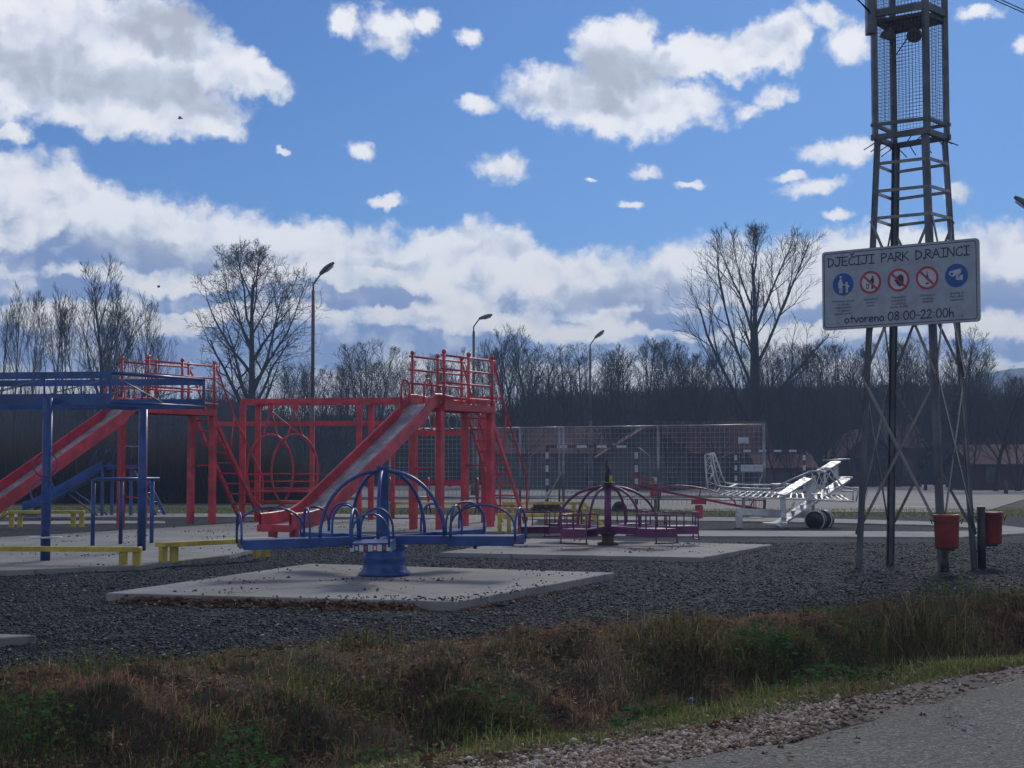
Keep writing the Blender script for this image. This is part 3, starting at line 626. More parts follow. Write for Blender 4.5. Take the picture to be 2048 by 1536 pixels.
# boat
def boat(cx, D, label):
    c = pt(cx, D, 0); r_ = root('swing_boat', c, label, 'swing boat'); o0 = c.copy()
    ax = V3(.88, -.47, 0); hs = []
    for sg in (-1, 1):
        cc = c + ax*.34*sg; pts = arc(cc+V3(0,0,1.16), V3(.50,.12,0), V3(0,0,.84), 0, 2*math.pi, 30)[:-1]; hs.append(cc)
        MB().tube(pts, .024, 8, closed=True).build('hoop', 'red', r_, o0)
    sd = V3(.97,.24,0).normalized()
    for z, w2 in ((.52,.30),(.72,.43),(.95,.49),(1.10,.5)):
        for s2 in (-1, 1): MB().tube([vert(hs[0]+sd*w2*s2, z), vert(hs[1]+sd*w2*s2, z)], .014, 6).build('side_rail', 'red', r_, o0)
    for z in (.95, 1.12, .80):
        for h_ in hs: MB().tube([vert(h_-sd*.48, z), vert(h_+sd*.48, z)], .013, 6).build('end_rail', 'red', r_, o0)
    MB().quadbox(vert(c, .50), ax*.42, sd*.30, V3(0,0,.025)).build('floor', 'red', r_, o0)
    for s2 in (-1, 1): MB().quadbox(vert(c+sd*.30*s2, .74), ax*.40, sd*.12, V3(0,0,.02)).build('seat', 'red', r_, o0)
    for h_, s2 in zip(hs, (-1, 1)):
        for s3 in (-1, 1): MB().tube([vert(h_, 2.60), vert(h_+sd*.16*s3, 1.95), vert(h_+sd*.42*s3, 1.60)], .017, 6).build('hanger', 'red', r_, o0)
        MB().box(vert(h_, 2.62), .12, .08, .16).build('pivot_bracket', 'red', r_, o0)
    MB().tube([vert(hs[0], 2.52), vert(hs[1]+sd*.1, 2.0)], .016, 6).build('diagonal_stay', 'red', r_, o0)
    MB().tube(arc(vert(c, .42), ax*.55, V3(0,0,.16), math.pi, 2*math.pi), .02, 6).build('bumper', 'dark', r_, o0)
boat(565, 33.4, 'red two-hooped cage swing boat hanging from the swing frame')
# coiled climber under the tower rail
cr = root('spring_rail', pt(860, 34.5, 0), 'red rail with shiny coiled rings seen under the near slide platform', 'climbing rail'); o0 = cr.location.copy()
A_, B_ = pt(786, 34.8, 0), pt(932, 34.2, 0)
MB().beam(vert(A_, 2.05), vert(B_, 2.05), .07, .12).build('rail', 'red', cr, o0)
for p in (A_, B_): MB().beam(vert(p, 0), vert(p, 2.0), .09, .09).build('post', 'red', cr, o0)
for px, rr in ((840, .15), (856, .17), (870, .15), (905, .13)):
    c = pt(px, 34.2, 2.30); MB().tube(arc(c, V3(rr*.8, .08, 0), V3(0, 0, rr*1.3), 0, 2*math.pi, 18)[:-1], .013, 6, closed=True).build('ring', 'galv' if px in (870, 905) else 'red', cr, o0)
    MB().tube([vert(c, 2.10), c-V3(0,0,rr*1.3)], .012, 6).build('ring_stem', 'red', cr, o0)
# long bench with back beam
bs = root('long_bench', pt(868, 40.5, 0), 'long red bench with a back beam and arched ends behind the slide tower', 'bench'); o0 = bs.location.copy()
A_, B_ = pt(776, 41, 0), pt(958, 40, 0)
MB().beam(vert(A_, .30), vert(B_, .30), .42, .06).build('seat', 'crimson', bs, o0)
MB().beam(vert(A_+V3(0,.25,0), .84), vert(B_+V3(-.3,.25,0), .84), .05, .16).build('backrest', 'crimson', bs, o0)
for t in (.02, .45, .98):
    c = A_.lerp(B_, t); MB().tube([vert(c+V3(-.06,-.30,0), 0)]+arc(vert(c, .55), V3(.05,-.30,0), V3(0,0,.42), 0, math.pi)+[vert(c+V3(.06,.30,0), 0)], .02, 6).build('arched_leg', 'crimson', bs, o0)
# ------------------------------------------------------------ blue canopy frame
cf = root('canopy_frame', V3(-5.6, 20.4, 0), 'tall blue steel frame on thick posts with two hoops and a round seat', 'climbing frame'); o0 = cf.location.copy()
NR, FR = V3(-5.18,19.32,0), V3(-4.30,20.9,0); dl = V3(-.99,.14,0).normalized(); NL, FL = NR+dl*4.2, FR+dl*4.2
for p in (V3(-5.97,19.28,0), V3(-5.30,21.55,0), V3(-8.9,19.9,0)):
    MB().tube([vert(p, .05), vert(p, 2.16)], .062, 16).build('post', 'blue', cf, o0)
for a, b in ((NR, NL), (FR, FL)):
    MB().beam(vert(a, 2.46), vert(b, 2.46), .035, .09).build('top_band', 'blue', cf, o0); MB().beam(vert(a, 2.15), vert(b, 2.15), .035, .14).build('bottom_band', 'blue', cf, o0)
    k = 0
    for t in np.arange(0, 4.2, .9):
        p = a+dl*t; MB().tube([vert(p, 2.2), vert(p, 2.44)], .014, 6).build('upright', 'blue', cf, o0)
        MB().tube([vert(p, 2.42), vert(a+dl*min(4.2, t+.9), 2.2)], .008, 6).build('lattice_rod', 'galv', cf, o0)
MB().tube([vert(NR, 2.49), vert(FR, 2.49)], .022, 8).build('end_rail', 'blue', cf, o0); MB().tube([vert(NR, 2.11), vert(FR, 2.11)], .022, 8).build('end_rail', 'blue', cf, o0)
for p in (NR, FR): MB().beam(vert(p, 2.09), vert(p, 2.52), .035, .035).build('corner_post', 'blue', cf, o0)
MB().tube([vert(NR, 2.47), vert(NR.lerp(FR, .55), 2.13)], .010, 6).build('lattice_rod', 'galv', cf, o0)
for t in (0, 1): MB().beam(vert(NR+dl*(.8+3*t), 2.09), vert(FR+dl*(1.0+2.8*t), 2.09), .06, .05).build('cross_beam', 'blue', cf, o0)
for z, dx in ((1.30, .01), (.965, -.03)):
    MB().tube(arc(V3(-5.97+dx, 19.20, z), V3(.147,.0,0), V3(0,.05,.152), 0, 2*math.pi, 24)[:-1], .011, 6, closed=True).build('hoop', 'purple' if z > 1 else 'blue', cf, o0)
MB().lathe((-5.97, 19.28, .375), [(.10,-.012),(.205,-.008),(.215,0),(.205,.008),(.10,.012)], 28).build('round_seat', 'white', cf, o0)
# pull-up rail
pr = root('low_bar_frame', V3(-6.1, 23.1, 0), 'low blue bar frame with shiny top rail beside the canopy posts', 'climbing bars'); o0 = pr.location.copy()
a, b, c = gp(185,1091,.08), gp(241,1088,.08), gp(303,1086,.08)
for p in (a, b, c): MB().tube([vert(p, .06), vert(p, 1.07)], .032, 10).build('leg', 'blue', pr, o0)
MB().tube([vert(a, 1.03)-V3(.0,0,.04), vert(a, 1.07)+V3(.01,0,.0), vert(a, 1.085)+V3(.05,.02,0), vert(b, 1.085), vert(c, 1.085)+V3(.1,.04,0)], .028, 10).build('top_rail', 'blue', pr, o0)
# small blue slide
bz = root('small_slide', gp(240,1034), 'small blue slide with hooped platform rail behind the canopy frame', 'slide'); o0 = bz.location.copy()
D = 38.0; P0, P1 = pt(58, 37.2, .14), pt(215, 38.0, 1.27); sv = V3(.25,.97,0)*.24; ax = (P1-P0)
for sg in (-1, 1):
    rows = [[P0+ax*t+sv*sg+V3(0,0,h)+V3(0,0,.10*math.exp(-t*9) if t > 0 else .10) for h in (-.05, .17)]+[P0+ax*t+sv*sg*1.12+V3(0,0,h)+V3(0,0,.1*math.exp(-t*9)) for h in (.17, -.05, -.05)] for t in np.linspace(0, 1, 9)]
    MB().sheet(rows).build('side_wall', 'blue', bz, o0)
MB().sheet([[P0+ax*t+sv*k+V3(0,0,.1*math.exp(-t*9)) for k in (-1, 0, 1)] for t in np.linspace(0, 1, 9)]).build('chute_floor', 'blue', bz, o0)
Q = pt(272, 38.3, 1.27); MB().beam(P1-V3(.05,0,.02), Q, .56, .10).build('platform', 'blue', bz, o0)
for sg in (-1, 1):
    for p in (P1+sv*sg, Q+sv*sg): MB().beam(vert(p, 0), vert(p, 1.24), .07, .07).build('leg', 'blue', bz, o0)
    pts = [P1+sv*sg-V3(.35,0,.10), P1+sv*sg+V3(-.15,0,.42), P1+sv*sg+V3(.05,0,.52), Q+sv*sg+V3(0,0,.52), Q+sv*sg+V3(0,0,0)]
    MB().tube(pts, .016, 6).build('hand_rail', 'blue', bz, o0); MB().tube([P1+sv*sg+V3(-.05,0,0), P1+sv*sg+V3(.05,0,.35), P1+sv*sg+V3(.2,0,.42)], .014, 6).build('hand_rail', 'blue', bz, o0)
    MB().beam(Q+sv*sg, Q+sv*sg+V3(.65,-.05,-1.22), .03, .09).build('ladder_stringer', 'blue', bz, o0)
    MB().tube([P1+V3(-.95,0,-.62)+sv*sg, P1+V3(-.1,0,-1.22)+sv*sg], .02, 6).build('brace', 'blue', bz, o0)
for i in range(5):
    c = Q+V3(.65,-.05,-1.22)*((i+.8)/5.2); MB().tube([c-sv, c+sv], .014, 6).build('rung', 'galv', bz, o0)
MB().box(P0+V3(.12,0,-.03), .4, .56, .08).build('chute_end', 'blue', bz, o0)
# ------------------------------------------------------------ yellow balance beams
def balance(a, b, ztop, label, ramp=None, legs=(True, True), wd=.16, gap=0, z0=.05):
    r_ = root('balance_beam', a, label, 'balance beam', 'low yellow balance beams'); o0 = a.copy(); d_ = (b-a); d_.z = 0; d_.normalize(); s = V3(d_.y, -d_.x, 0)
    for k in ((-1, 1) if gap else (0,)): MB().beam(vert(a, ztop-.03)+s*gap*k, vert(b, ztop-.03)+s*gap*k, wd if not gap else wd*.45, .06).build('plank', 'yellow', r_, o0, .004)
    for on, p, sg in ((legs[0], a, 1), (legs[1], b, -1)):
        if on:
            for q in (p+d_*.05*sg, p+d_*.22*sg): 
                    for k in ((-1, 1) if gap else (0,)): MB().beam(vert(q+s*gap*k, z0), vert(q+s*gap*k, ztop-.062), .09 if not gap else .06, .075 if not gap else .06, s).build('leg', 'yellow', r_, o0, .004)
    if ramp is not None:
        e, side = ramp; p = b if side > 0 else a
        for k in ((-1, 1) if gap else (0,)): MB().beam(vert(p, ztop-.035)+s*gap*k+d_*.01*side, vert(p, .08)+s*gap*k+d_*e*side, wd if not gap else wd*.5, .05).build('ramp_plank', 'yellow', r_, o0)
    return r_
D = 18.4; balance(pt(-260, 18.7, 0), pt(284, 18.4, 0), .30, 'yellow balance beam in the front left corner, running out of the picture', wd=.12, z0=.06)
balance(pt(322, 19.0, 0), pt(540, 20.4, 0), .325, 'yellow balance beam between the canopy frame and the foot of the near slide', wd=.22, z0=.06)
balance(pt(20, 30.5, 0), pt(170, 30.6, 0), .385, 'yellow balance beam with a ramp, farther back behind the canopy post', ramp=(.42, -1), wd=.2, gap=.0)
balance(pt(994, 27.6, 0), pt(1180, 27.7, 0), .415, 'yellow ramped balance beam directly left of the purple carousel post', ramp=(.42, 1), gap=.11, wd=.13)
balance(pt(1006, 35.0, 0), pt(1166, 35.2, 0), .455, 'second yellow ramped beam, behind the one beside the purple carousel', ramp=(.34, 1), gap=.12, wd=.13)
balance(pt(772, 39.0, 0), pt(934, 39.0, 0), .36, 'yellow balance beam farthest back, half hidden by the slide tower', wd=.2)
# ------------------------------------------------------------ blue carousel
BCX = gp(766, 1153, .10); BC = V3(BCX.x, BCX.y+.16, .10)
bc = root('blue_carousel', BC, 'blue five-armed carousel on a truck-wheel base in the foreground', 'carousel', None, (R(.2), R(-.9), 0))
MB().lathe((0,0,0), [(.27,0),(.285,.012),(.285,.03),(.255,.05),(.235,.09),(.225,.13),(.24,.17),(.245,.215),(.225,.25),(.225,.275),(.25,.295),(.262,.30),(.262,.315),(.20,.315),(.20,.27),(.05,.27)], 40).build('wheel_rim_base', 'blue', bc)
MB().box((0,0,.62), .085, .085, 1.10).box((-.052,0,.62), .014, .11, 1.10).box((.052,0,.62), .014, .11, 1.10).box((0,-.05,.70), .012, .018, .9).box((0,0,1.175), .14, .13, .03).build('post', 'blue', bc, None, .003)
for k in range(7): MB().lathe((.17*math.cos(k*.9), .17*math.sin(k*.9), .32), [(.018,0),(.018,.02),(.01,.03)], 6).build('wheel_nut', 'galv', bc)
for k in range(5):
    a = R(-90+72*k); d_ = V3(math.cos(a), math.sin(a), 0); s = V3(d_.y, -d_.x, 0)      # s: clockwise side
    MB().beam(d_*.05+V3(0,0,.385), d_*.80+V3(0,0,.385), .10, .09).build('arm', 'blue', bc)
    pl = MB().quadbox(d_*1.17+V3(0,0,.428), d_*.37, s*.19, V3(0,0,.006)); pl.build('seat_plate', 'blue', bc)
    mb = MB()
    for sg in (-1, 1): mb.beam(d_*.80+s*.183*sg+V3(0,0,.376), d_*1.54+s*.183*sg+V3(0,0,.376), .014, .09)
    mb.beam(d_*.81-s*.17+V3(0,0,.376), d_*.81+s*.17+V3(0,0,.376), .014, .09); mb.build('seat_frame', 'blue', bc)
    MB().beam(d_*1.545-s*.20+V3(0,0,.385), d_*1.545+s*.20+V3(0,0,.385), .02, .07).build('end_plate', 'blue', bc)
    if k == 0:
        for q in range(9): MB().quadbox(d_*1.558+s*(-.18+.045*q)+V3(0,0,.385), d_*.003, s*.0215, V3(0,0,.031)).build('reflector_square', 'signwhite' if q % 2 == 0 else 'signred' if q in (3,) else 'signink', bc)
        for q in range(4): MB().quadbox(d_*1.5625+s*(-.135+.09*q)+V3(0,0,.385), d_*.001, s*.013, V3(0,0,.02)).build('reflector_square', 'signwhite' if q % 2 else 'signred', bc)
    def hoop(c, axv, hw, h, r=.0125):
        c = V3(*c); pts = [c-axv*hw+V3(0,0,-.03)]+[c+axv*hw*-math.cos(t)+V3(0,0,.06+(h-.06)*math.sin(t)**.8) for t in [math.pi*i/14 for i in range(15)]]+[c+axv*hw+V3(0,0,-.03)]
        MB().tube(pts, r, 8).build('hoop_handle', 'blue', bc)
    hoop(d_*1.56+V3(0,0,.42), s, .185, .30); hoop(d_*.84+V3(0,0,.43), s, .17, .32); hoop(d_*1.2+s*.195+V3(0,0,.43), d_, .36, .33)
    pts = [d_*(.045+.655*math.sin(t))+V3(0,0,.43+.70*math.cos(t)) for t in [math.pi/2*i/14 for i in range(15)]]
    MB().tube(pts, .019, 8).build('dome_arc', 'blue', bc)
    if k == 1: MB().lathe(d_*1.05+V3(0,0,.29), [(.02,0),(.02,.05)], 8).build('bolt', 'dark', bc)
# ------------------------------------------------------------ purple carousel
PC = gp(1216, 1090, .08); pc = root('purple_carousel', V3(PC.x, PC.y, .08), 'purple six-armed carousel with railed seats on the second concrete pad', 'carousel')
MB().lathe((0,0,0), [(.155,0),(.165,.02),(.165,.035),(.10,.05),(.085,.08),(.10,.15),(.15,.17),(.155,.195),(.06,.20)], 24).build('hub_base', 'rust', pc)
MB().tube([V3(0,0,.18), V3(0,0,.90)], .055, 14).build('post', 'purple', pc)
MB().lathe((0,0,.90), [(.07,0),(.07,.04),(.03,.05)], 14).build('bearing_cap', 'dark', pc)
MB().lathe((0,0,.955), [(.11,0),(.11,.008),(.02,.01)], 18).build('top_disc', 'yellow', pc); MB().tube([V3(.04,0,.96), V3(.04,0,1.06)], .026, 8).build('grease_cap', 'yellow', pc)
MB().tube([V3(-.01,0,.96), V3(-.015,0,1.06), V3(.005,.01,1.14), V3(-.02,0,1.23), V3(-.005,0,1.30)], [.03,.035,.042,.022,.02], 8).tube([V3(0,0,1.12), V3(.05,0,1.09)], .012, 6).build('wrapped_spindle', 'dark', pc)
for k in range(6):
    a = R(5+60*k); d_ = V3(math.cos(a), math.sin(a), 0); s = V3(d_.y, -d_.x, 0)
    MB().beam(d_*.05+V3(0,0,.235), d_*.92+V3(0,0,.235), .06, .11).build('arm', 'purple', pc)
    MB().quadbox(d_*1.14+V3(0,0,.285), d_*.23, s*.20, V3(0,0,.008)).build('seat', 'purple', pc)
    MB().beam(d_*.92-s*.20+V3(0,0,.225), d_*.92+s*.20+V3(0,0,.225), .02, .11).beam(d_*1.36-s*.20+V3(0,0,.225), d_*1.36+s*.20+V3(0,0,.225), .02, .11).beam(d_*.92+s*.195+V3(0,0,.225), d_*1.36+s*.195+V3(0,0,.225), .02, .11).build('seat_frame', 'purple', pc)
    mb = MB()
    for e, f_ in ((.92,-.2),(.92,.2),(1.36,-.2),(1.36,.2),(1.14,.2),(1.36,0)): mb.tube([d_*e+s*f_+V3(0,0,.28), d_*e+s*f_+V3(0,0,.50)], .011, 6)
    mb.tube([d_*.92-s*.2+V3(0,0,.50), d_*.92+s*.2+V3(0,0,.495), d_*1.36+s*.2+V3(0,0,.495), d_*1.36-s*.2+V3(0,0,.50)], .012, 6); mb.build('seat_railing', 'purple', pc)
    mb = MB()
    for f_ in (-.2, .2): mb.tube([d_*1.36+s*f_+V3(0,0,.20), d_*1.37+s*f_+V3(0,0,.085)], .011, 6)
    mb.beam(d_*1.37-s*.22+V3(0,0,.085), d_*1.37+s*.22+V3(0,0,.085), .03, .022); mb.build('footrest', 'purple', pc)
    pts = [d_*(.04+.72*math.sin(t))+V3(0,0,.27+.62*math.cos(t)**.85) for t in [math.pi/2*i/12*.999 for i in range(13)]]
    MB().tube(pts, .021, 8).build('dome_arc', 'purple', pc)
# ------------------------------------------------------------ seesaw
SS = gp(1398, 1036, .05); ss_ = root('seesaw', SS, 'crimson seesaw with an arched bar, its left end raised', 'seesaw'); o0 = SS.copy()
dd_ = V3(.985, .17, -.19*1.0).normalized(); c = V3(SS.x, SS.y, .52)
MB().beam(c-dd_*1.55, c+dd_*1.6, .09, .055).build('beam', 'crimson', ss_, o0)
MB().lathe((SS.x, SS.y, 0), [(.12,0),(.12,.02),(.10,.03),(.10,.34),(.06,.36)], 14).build('pedestal', 'crimson', ss_, o0); MB().box((SS.x, SS.y, .44), .34, .12, .12).build('pivot_head', 'crimson', ss_, o0)
upn = V3(.19,.03,.98)
MB().tube([c+dd_*.92*-math.cos(t)+upn*(.03+.22*math.sin(t)) for t in [math.pi*i/16 for i in range(17)]], .018, 8).build('arched_bar', 'crimson', ss_, o0); MB().tube([c, c+upn*.24], .015, 6).build('strut', 'crimson', ss_, o0)
for sg in (-1, 1):
    e = c+dd_*1.42*sg; MB().quadbox(e+V3(0,0,.035), dd_*.27, V3(-.17,.985,0)*.17, V3(0,0,.012)).build('seat', 'crimson', ss_, o0)
    mb = MB()
    for f_ in (-1, 1):
        mb.tube([e+dd_*.24*sg+V3(0,.16*f_,.03), e+dd_*.26*sg+V3(0,.16*f_,.26), e-dd_*.30*sg+V3(0,.16*f_,.20), e-dd_*.30*sg+V3(0,.16*f_,.03)], .011, 6); mb.tube([e+V3(0,.16*f_,.03), e+V3(0,.16*f_,.22)], .010, 6)
    mb.tube([e+dd_*.26*sg+V3(0,-.16,.26), e+dd_*.26*sg+V3(0,.16,.26)], .011, 6); mb.build('seat_rail', 'crimson', ss_, o0)
MB().box((c+dd_*1.45)[:2]+(.03,), .3, .3, .06).build('landing_block', 'crimson', ss_, o0)
# red bin on a post by the court, half-buried tyre, clipped shrub
rb = root('litter_bin', gp(1311, 1020), 'red litter bin on a grey-green post with a white T top, by the court', 'litter bin'); o0 = rb.location.copy(); q = o0
MB().tube([vert(q, 0), vert(q, .86)], .045, 10).build('post', 'galv', rb, o0); MB().box((q.x, q.y-.08, .52), .30, .26, .44).build('bin_box', 'crimson', rb, o0, .01); MB().box((q.x, q.y-.08, .755), .33, .29, .03).build('bin_lid', 'crimson', rb, o0)
MB().tube([vert(q, .76), vert(q, .95)], .05, 8).build('post_cap', 'signwhite', rb, o0); MB().box((q.x, q.y, .96), .18, .10, .03).build('top_plate', 'signwhite', rb, o0)
ty = root('half_buried_tyre', gp(1239, 1024), 'black half-buried tyre on the grass behind the purple carousel', 'tyre'); q = ty.location.copy()
MB().tube(arc(V3(q.x, q.y, .02), V3(.14,.02,0), V3(0,0,.20), 0, math.pi, 16), .09, 12).build('tyre_tread', 'black', ty, q)
MB().lathe((q.x, q.y, .08), [(.13,-.05),(.13,.05)], 16, 'y').build('tyre_core', 'black', ty, q)
# ------------------------------------------------------------ white aeroplane climber
AD = 31.6; ap = root('plane_climber', gp(1560, 1052), 'white lattice biplane climbing frame with banked wings and drum wheels', 'climbing frame'); o0 = ap.location.copy()
def ppt(px, py, D): return at(px, py, D)
def T(pts, r=.018, name='pipe', m='white', n=8): return MB().tube(pts, r, n).build(name, m, ap, o0)
nD, fD = 31.2, 31.9
nb = [ppt(1410,910,nD), ppt(1413,955,nD), ppt(1417,980,nD), ppt(1427,992,nD), ppt(1470,994,nD), ppt(1710,1003,nD)]
fb = [ppt(1424,907,fD), ppt(1433,950,fD), ppt(1441,972,fD), ppt(1455,983,fD), ppt(1500,984,fD), ppt(1690,992,fD)]
nt = [ppt(1420,908,nD), ppt(1424,935,nD), ppt(1432,966,nD), ppt(1450,974,nD), ppt(1540,978,nD), ppt(1570,974,nD)]
ft = [ppt(1428,906,fD), ppt(1437,930,fD), ppt(1447,958,fD), ppt(1462,968,fD), ppt(1545,970,fD), ppt(1600,969,fD)]
def smooth(pts, n=5):
    out = []
    for i in range(len(pts)-1):
        p0, p1, p2, p3 = pts[max(0,i-1)], pts[i], pts[i+1], pts[min(len(pts)-1,i+2)]
        for k in range(n):
            t = k/n; out.append(.5*((2*p1)+(-p0+p2)*t+(2*p0-5*p1+4*p2-p3)*t*t+(-p0+3*p1-3*p2+p3)*t**3))
    return out+[pts[-1]]
lons = [smooth(l) for l in (nb, nt, fb, ft)]
for l in lons: T(l, .017, 'longeron')
def resamp(l, n):
    ds = [0]
    for a, b in zip(l, l[1:]): ds.append(ds[-1]+(b-a).length)
    o = []
    for k in range(n+1):
        s_ = ds[-1]*k/n; i = max(j for j in range(len(ds)) if ds[j] <= s_+1e-9); i = min(i, len(l)-2); o.append(l[i].lerp(l[i+1], (s_-ds[i])/(ds[i+1]-ds[i])))
    return o
def zigzag(a, b, n):
    A_, B_ = resamp(a, n), resamp(b, n)
    for i in range(n):
        T([A_[i], B_[i+1]] if i % 2 else [B_[i], A_[i+1]], .0065, 'lattice_rod', 'white', 5)
cut = lambda l, f_: resamp(l, 40)[:int(40*f_)+1]
zigzag(cut(lons[0], .66), lons[1], 20); zigzag(cut(lons[2], .72), lons[3], 20); zigzag(lons[0][:16], lons[2][:16], 5)
A_, B_ = resamp(nb[3:], 22), resamp(fb[3:], 22)
for i in range(1, 22): MB().beam(A_[i]+V3(0,0,.02), B_[i]+V3(0,0,.02), .035, .012).build('floor_slat', 'white', ap, o0)
T([nb[0], nt[0], fb[0], ft[0]], .016, 'tail_cap')
for a, b in ((ppt(1460,974,nD), ppt(1474,968,fD)), (ppt(1430,991,nD), ppt(1443,985,nD))): MB().beam(a, b, .05, .02).build('cleat', 'white', ap, o0)
def panel(p, q, wd, th, name, ref): return MB().beam(p, q, wd, th, ref).build(name, 'white', ap, o0, .004)
# lower wing, upper wing (banked), plates between
l0, l1 = ppt(1550,1052,30.2), ppt(1692,958,32.6); u0, u1 = ppt(1562,990,30.3), ppt(1674,923,32.4)
wn = (l1-l0).normalized()
panel(l0, l1, .22, .05, 'lower_wing', V3(0,-.25,1)); panel(u0, ppt(1616,957,31.3), .20, .035, 'upper_wing', V3(0,-.25,1)); panel(ppt(1640,944,31.8), u1, .20, .035, 'upper_wing', V3(0,-.25,1))
for p, q, wd in ((ppt(1565,993,30.4), ppt(1568,1042,30.5), .11), (ppt(1615,957,31.3), ppt(1618,1004,31.3), .11), (ppt(1671,925,32.3), ppt(1672,956,32.3), .11), (ppt(1628,951,31.9), ppt(1626,985,31.9), .10), (ppt(1650,942,32.0), ppt(1648,985,32), .035)):
    MB().beam(p, q, wd, .03, V3(0,1,0)).build('wing_strut', 'white', ap, o0)
def leaf(c, L, wd, tilt=.0):
    pts = [V3(L*math.cos(t), wd*math.sin(t)*(1 if math.cos(t) < .3 else .8), 0) for t in [2*math.pi*i/20 for i in range(20)]]
    mb = MB(); mb.prism(pts, -.018, .018); o = mb.build('wing_tip_board', 'white', ap); o.location = c-o0; o.rotation_euler = (R(4), tilt, R(5)); return o
leaf(ppt(1550,1047,30.0), .255, .10); leaf(ppt(1692,955,32.8), .16, .07); leaf(ppt(1560,969,31.5), .20, .09)
T([ppt(1541,979,31.2), ppt(1560,970,31.2), ppt(1610,948,31.6), ppt(1649,938,31.9), ppt(1662,937,32)], .022, 'spar', 'galv'); T([ppt(1645,921,32.2), ppt(1700,919,32.2)], .022, 'top_bar', 'galv')
T(smooth([ppt(1615,944,31.7), ppt(1645,943,31.3), ppt(1668,962,31.2), ppt(1682,980,31.2), ppt(1692,982,31.2), ppt(1706,982,31.2)]), .02, 'nose_pipe'); T(smooth([ppt(1634,938,32), ppt(1658,937,31.9), ppt(1672,955,31.9), ppt(1685,972,31.9), ppt(1700,976,31.9), ppt(1718,976,31.9)]), .02, 'nose_pipe')
for a, b in (((1622,944),(1640,980)), ((1640,944),(1628,985)), ((1648,944),(1660,985)), ((1660,945),(1640,985)), ((1634,942),(1655,985)), ((1588,968),(1600,1000)), ((1608,962),(1622,1004)), ((1572,1040),(1588,1003)), ((1580,1030),(1590,1004)), ((1652,940),(1636,978))): T([ppt(*a, 31.6), ppt(*b, 31.4)], .009, 'strut_rod', 'white', 6)
for i in range(7):
    a = l0.lerp(l1, .12+.12*i); MB().box(a+V3(0,0,.05), .05, .22, .04).build('wing_cleat', 'white', ap, o0)
for a, b in (((1706,982),(1706,1002)), ((1718,976),(1712,1003))): T([ppt(*a, 31.5), ppt(*b, 31.5)], .016, 'nose_post')
MB().beam(ppt(1735,975,31.5), ppt(1724,1016,31.5), .06, .02, V3(0,1,0)).build('propeller', 'white', ap, o0)
MB().beam(ppt(1600,1006,31.4), ppt(1608,1007,31.4), .1, .02).build('foot_bar', 'white', ap, o0)
# carrying beam, drums
MB().beam(ppt(1473,1023,31.0), ppt(1640,1029,31.6), .10, .135).build('carrying_beam', 'white', ap, o0); MB().beam(vert(ppt(1478,1023,31.0), .08)+V3(0,0,-.05), ppt(1478,1030,31.0), .13, .13, V3(0,1,0)).build('carrying_leg', 'white', ap, o0)
for x_, y_, z_ in ((1487,1000,31.3), (1626,1010,31.6)): MB().beam(ppt(x_,996,z_), ppt(x_,1022,z_), .06, .05, V3(0,1,0)).build('bracket', 'galv', ap, o0)
dr = ppt(1632,1040,31.0); dr.z = .17
for dx, dy in ((0,0), (.27,.55)):
    c = dr+V3(dx,dy,0); o = MB().lathe((0,0,0), [(.0,-.16),(.20,-.16),(.20,.16),(.0,.16)], 28, 'y').build('drum_wheel', 'dark', ap); o.location = c-o0; o.rotation_euler = (0,0,R(-22))
    o = MB().tube(arc((0,-.165,0), V3(.20,0,0), V3(0,0,.20), 0, 2*math.pi, 28)[:-1], .010, 6, closed=True).build('drum_rim', 'white', ap); o.location = c-o0; o.rotation_euler = (0,0,R(-22))
MB().beam(dr, dr+V3(.27,.55,0), .04, .04).build('axle', 'galv', ap, o0)
# ------------------------------------------------------------ court fence and goals
fc_ = root('court_fence', gp(1126, 1021), 'tall galvanised wire mesh fence along the end of the sports court', 'fence'); o0 = fc_.location.copy()
posts = []
for x_, ya in ((780,1017.5),(872,1017),(955,1018),(1040,1019),(1127,1020),(1317,1023),(1529,1026)): posts.append(gp(x_, ya))
FH = 2.45
for i, p in enumerate(posts):
    MB().tube([vert(p, -.05), vert(p, FH)], .038, 10).build('post', 'galv', fc_, o0)
    if i in (4,): MB().tube([vert(p+V3(-.12,.02,0), 0), vert(p+V3(-.12,.02,0), FH)], .03, 8).build('post', 'galv', fc_, o0); MB().tube([vert(p+V3(-.7,-.3,0), 0), vert(p, 1.2)], .022, 8).build('stay', 'galv', fc_, o0)
MB().tube([vert(posts[-1]+V3(-.5,-.3,0), 0), vert(posts[-1], 1.2)], .022, 8).build('stay', 'galv', fc_, o0)
for p, q in zip(posts, posts[1:]):
    MB().tube([vert(p, FH-.02), vert(q, FH-.02)], .026, 8).build('top_rail', 'galv', fc_, o0); MB().tube([vert(p, .35), vert(q, .35)], .02, 8).build('bottom_rail', 'galv', fc_, o0)
    mb = MB(); L = (q-p).length; n = max(2, round(L/.14))
    for k in range(1, n): c = p.lerp(q, k/n); mb.tube([vert(c, .18), vert(c, FH-.03)], .0050, 4, cap=False)
    for z in np.arange(.42, FH-.05, .14): mb.tube([vert(p, z), vert(q, z)], .0050, 4, cap=False)
    mb.build('wire_panel', 'mesh', fc_, o0)
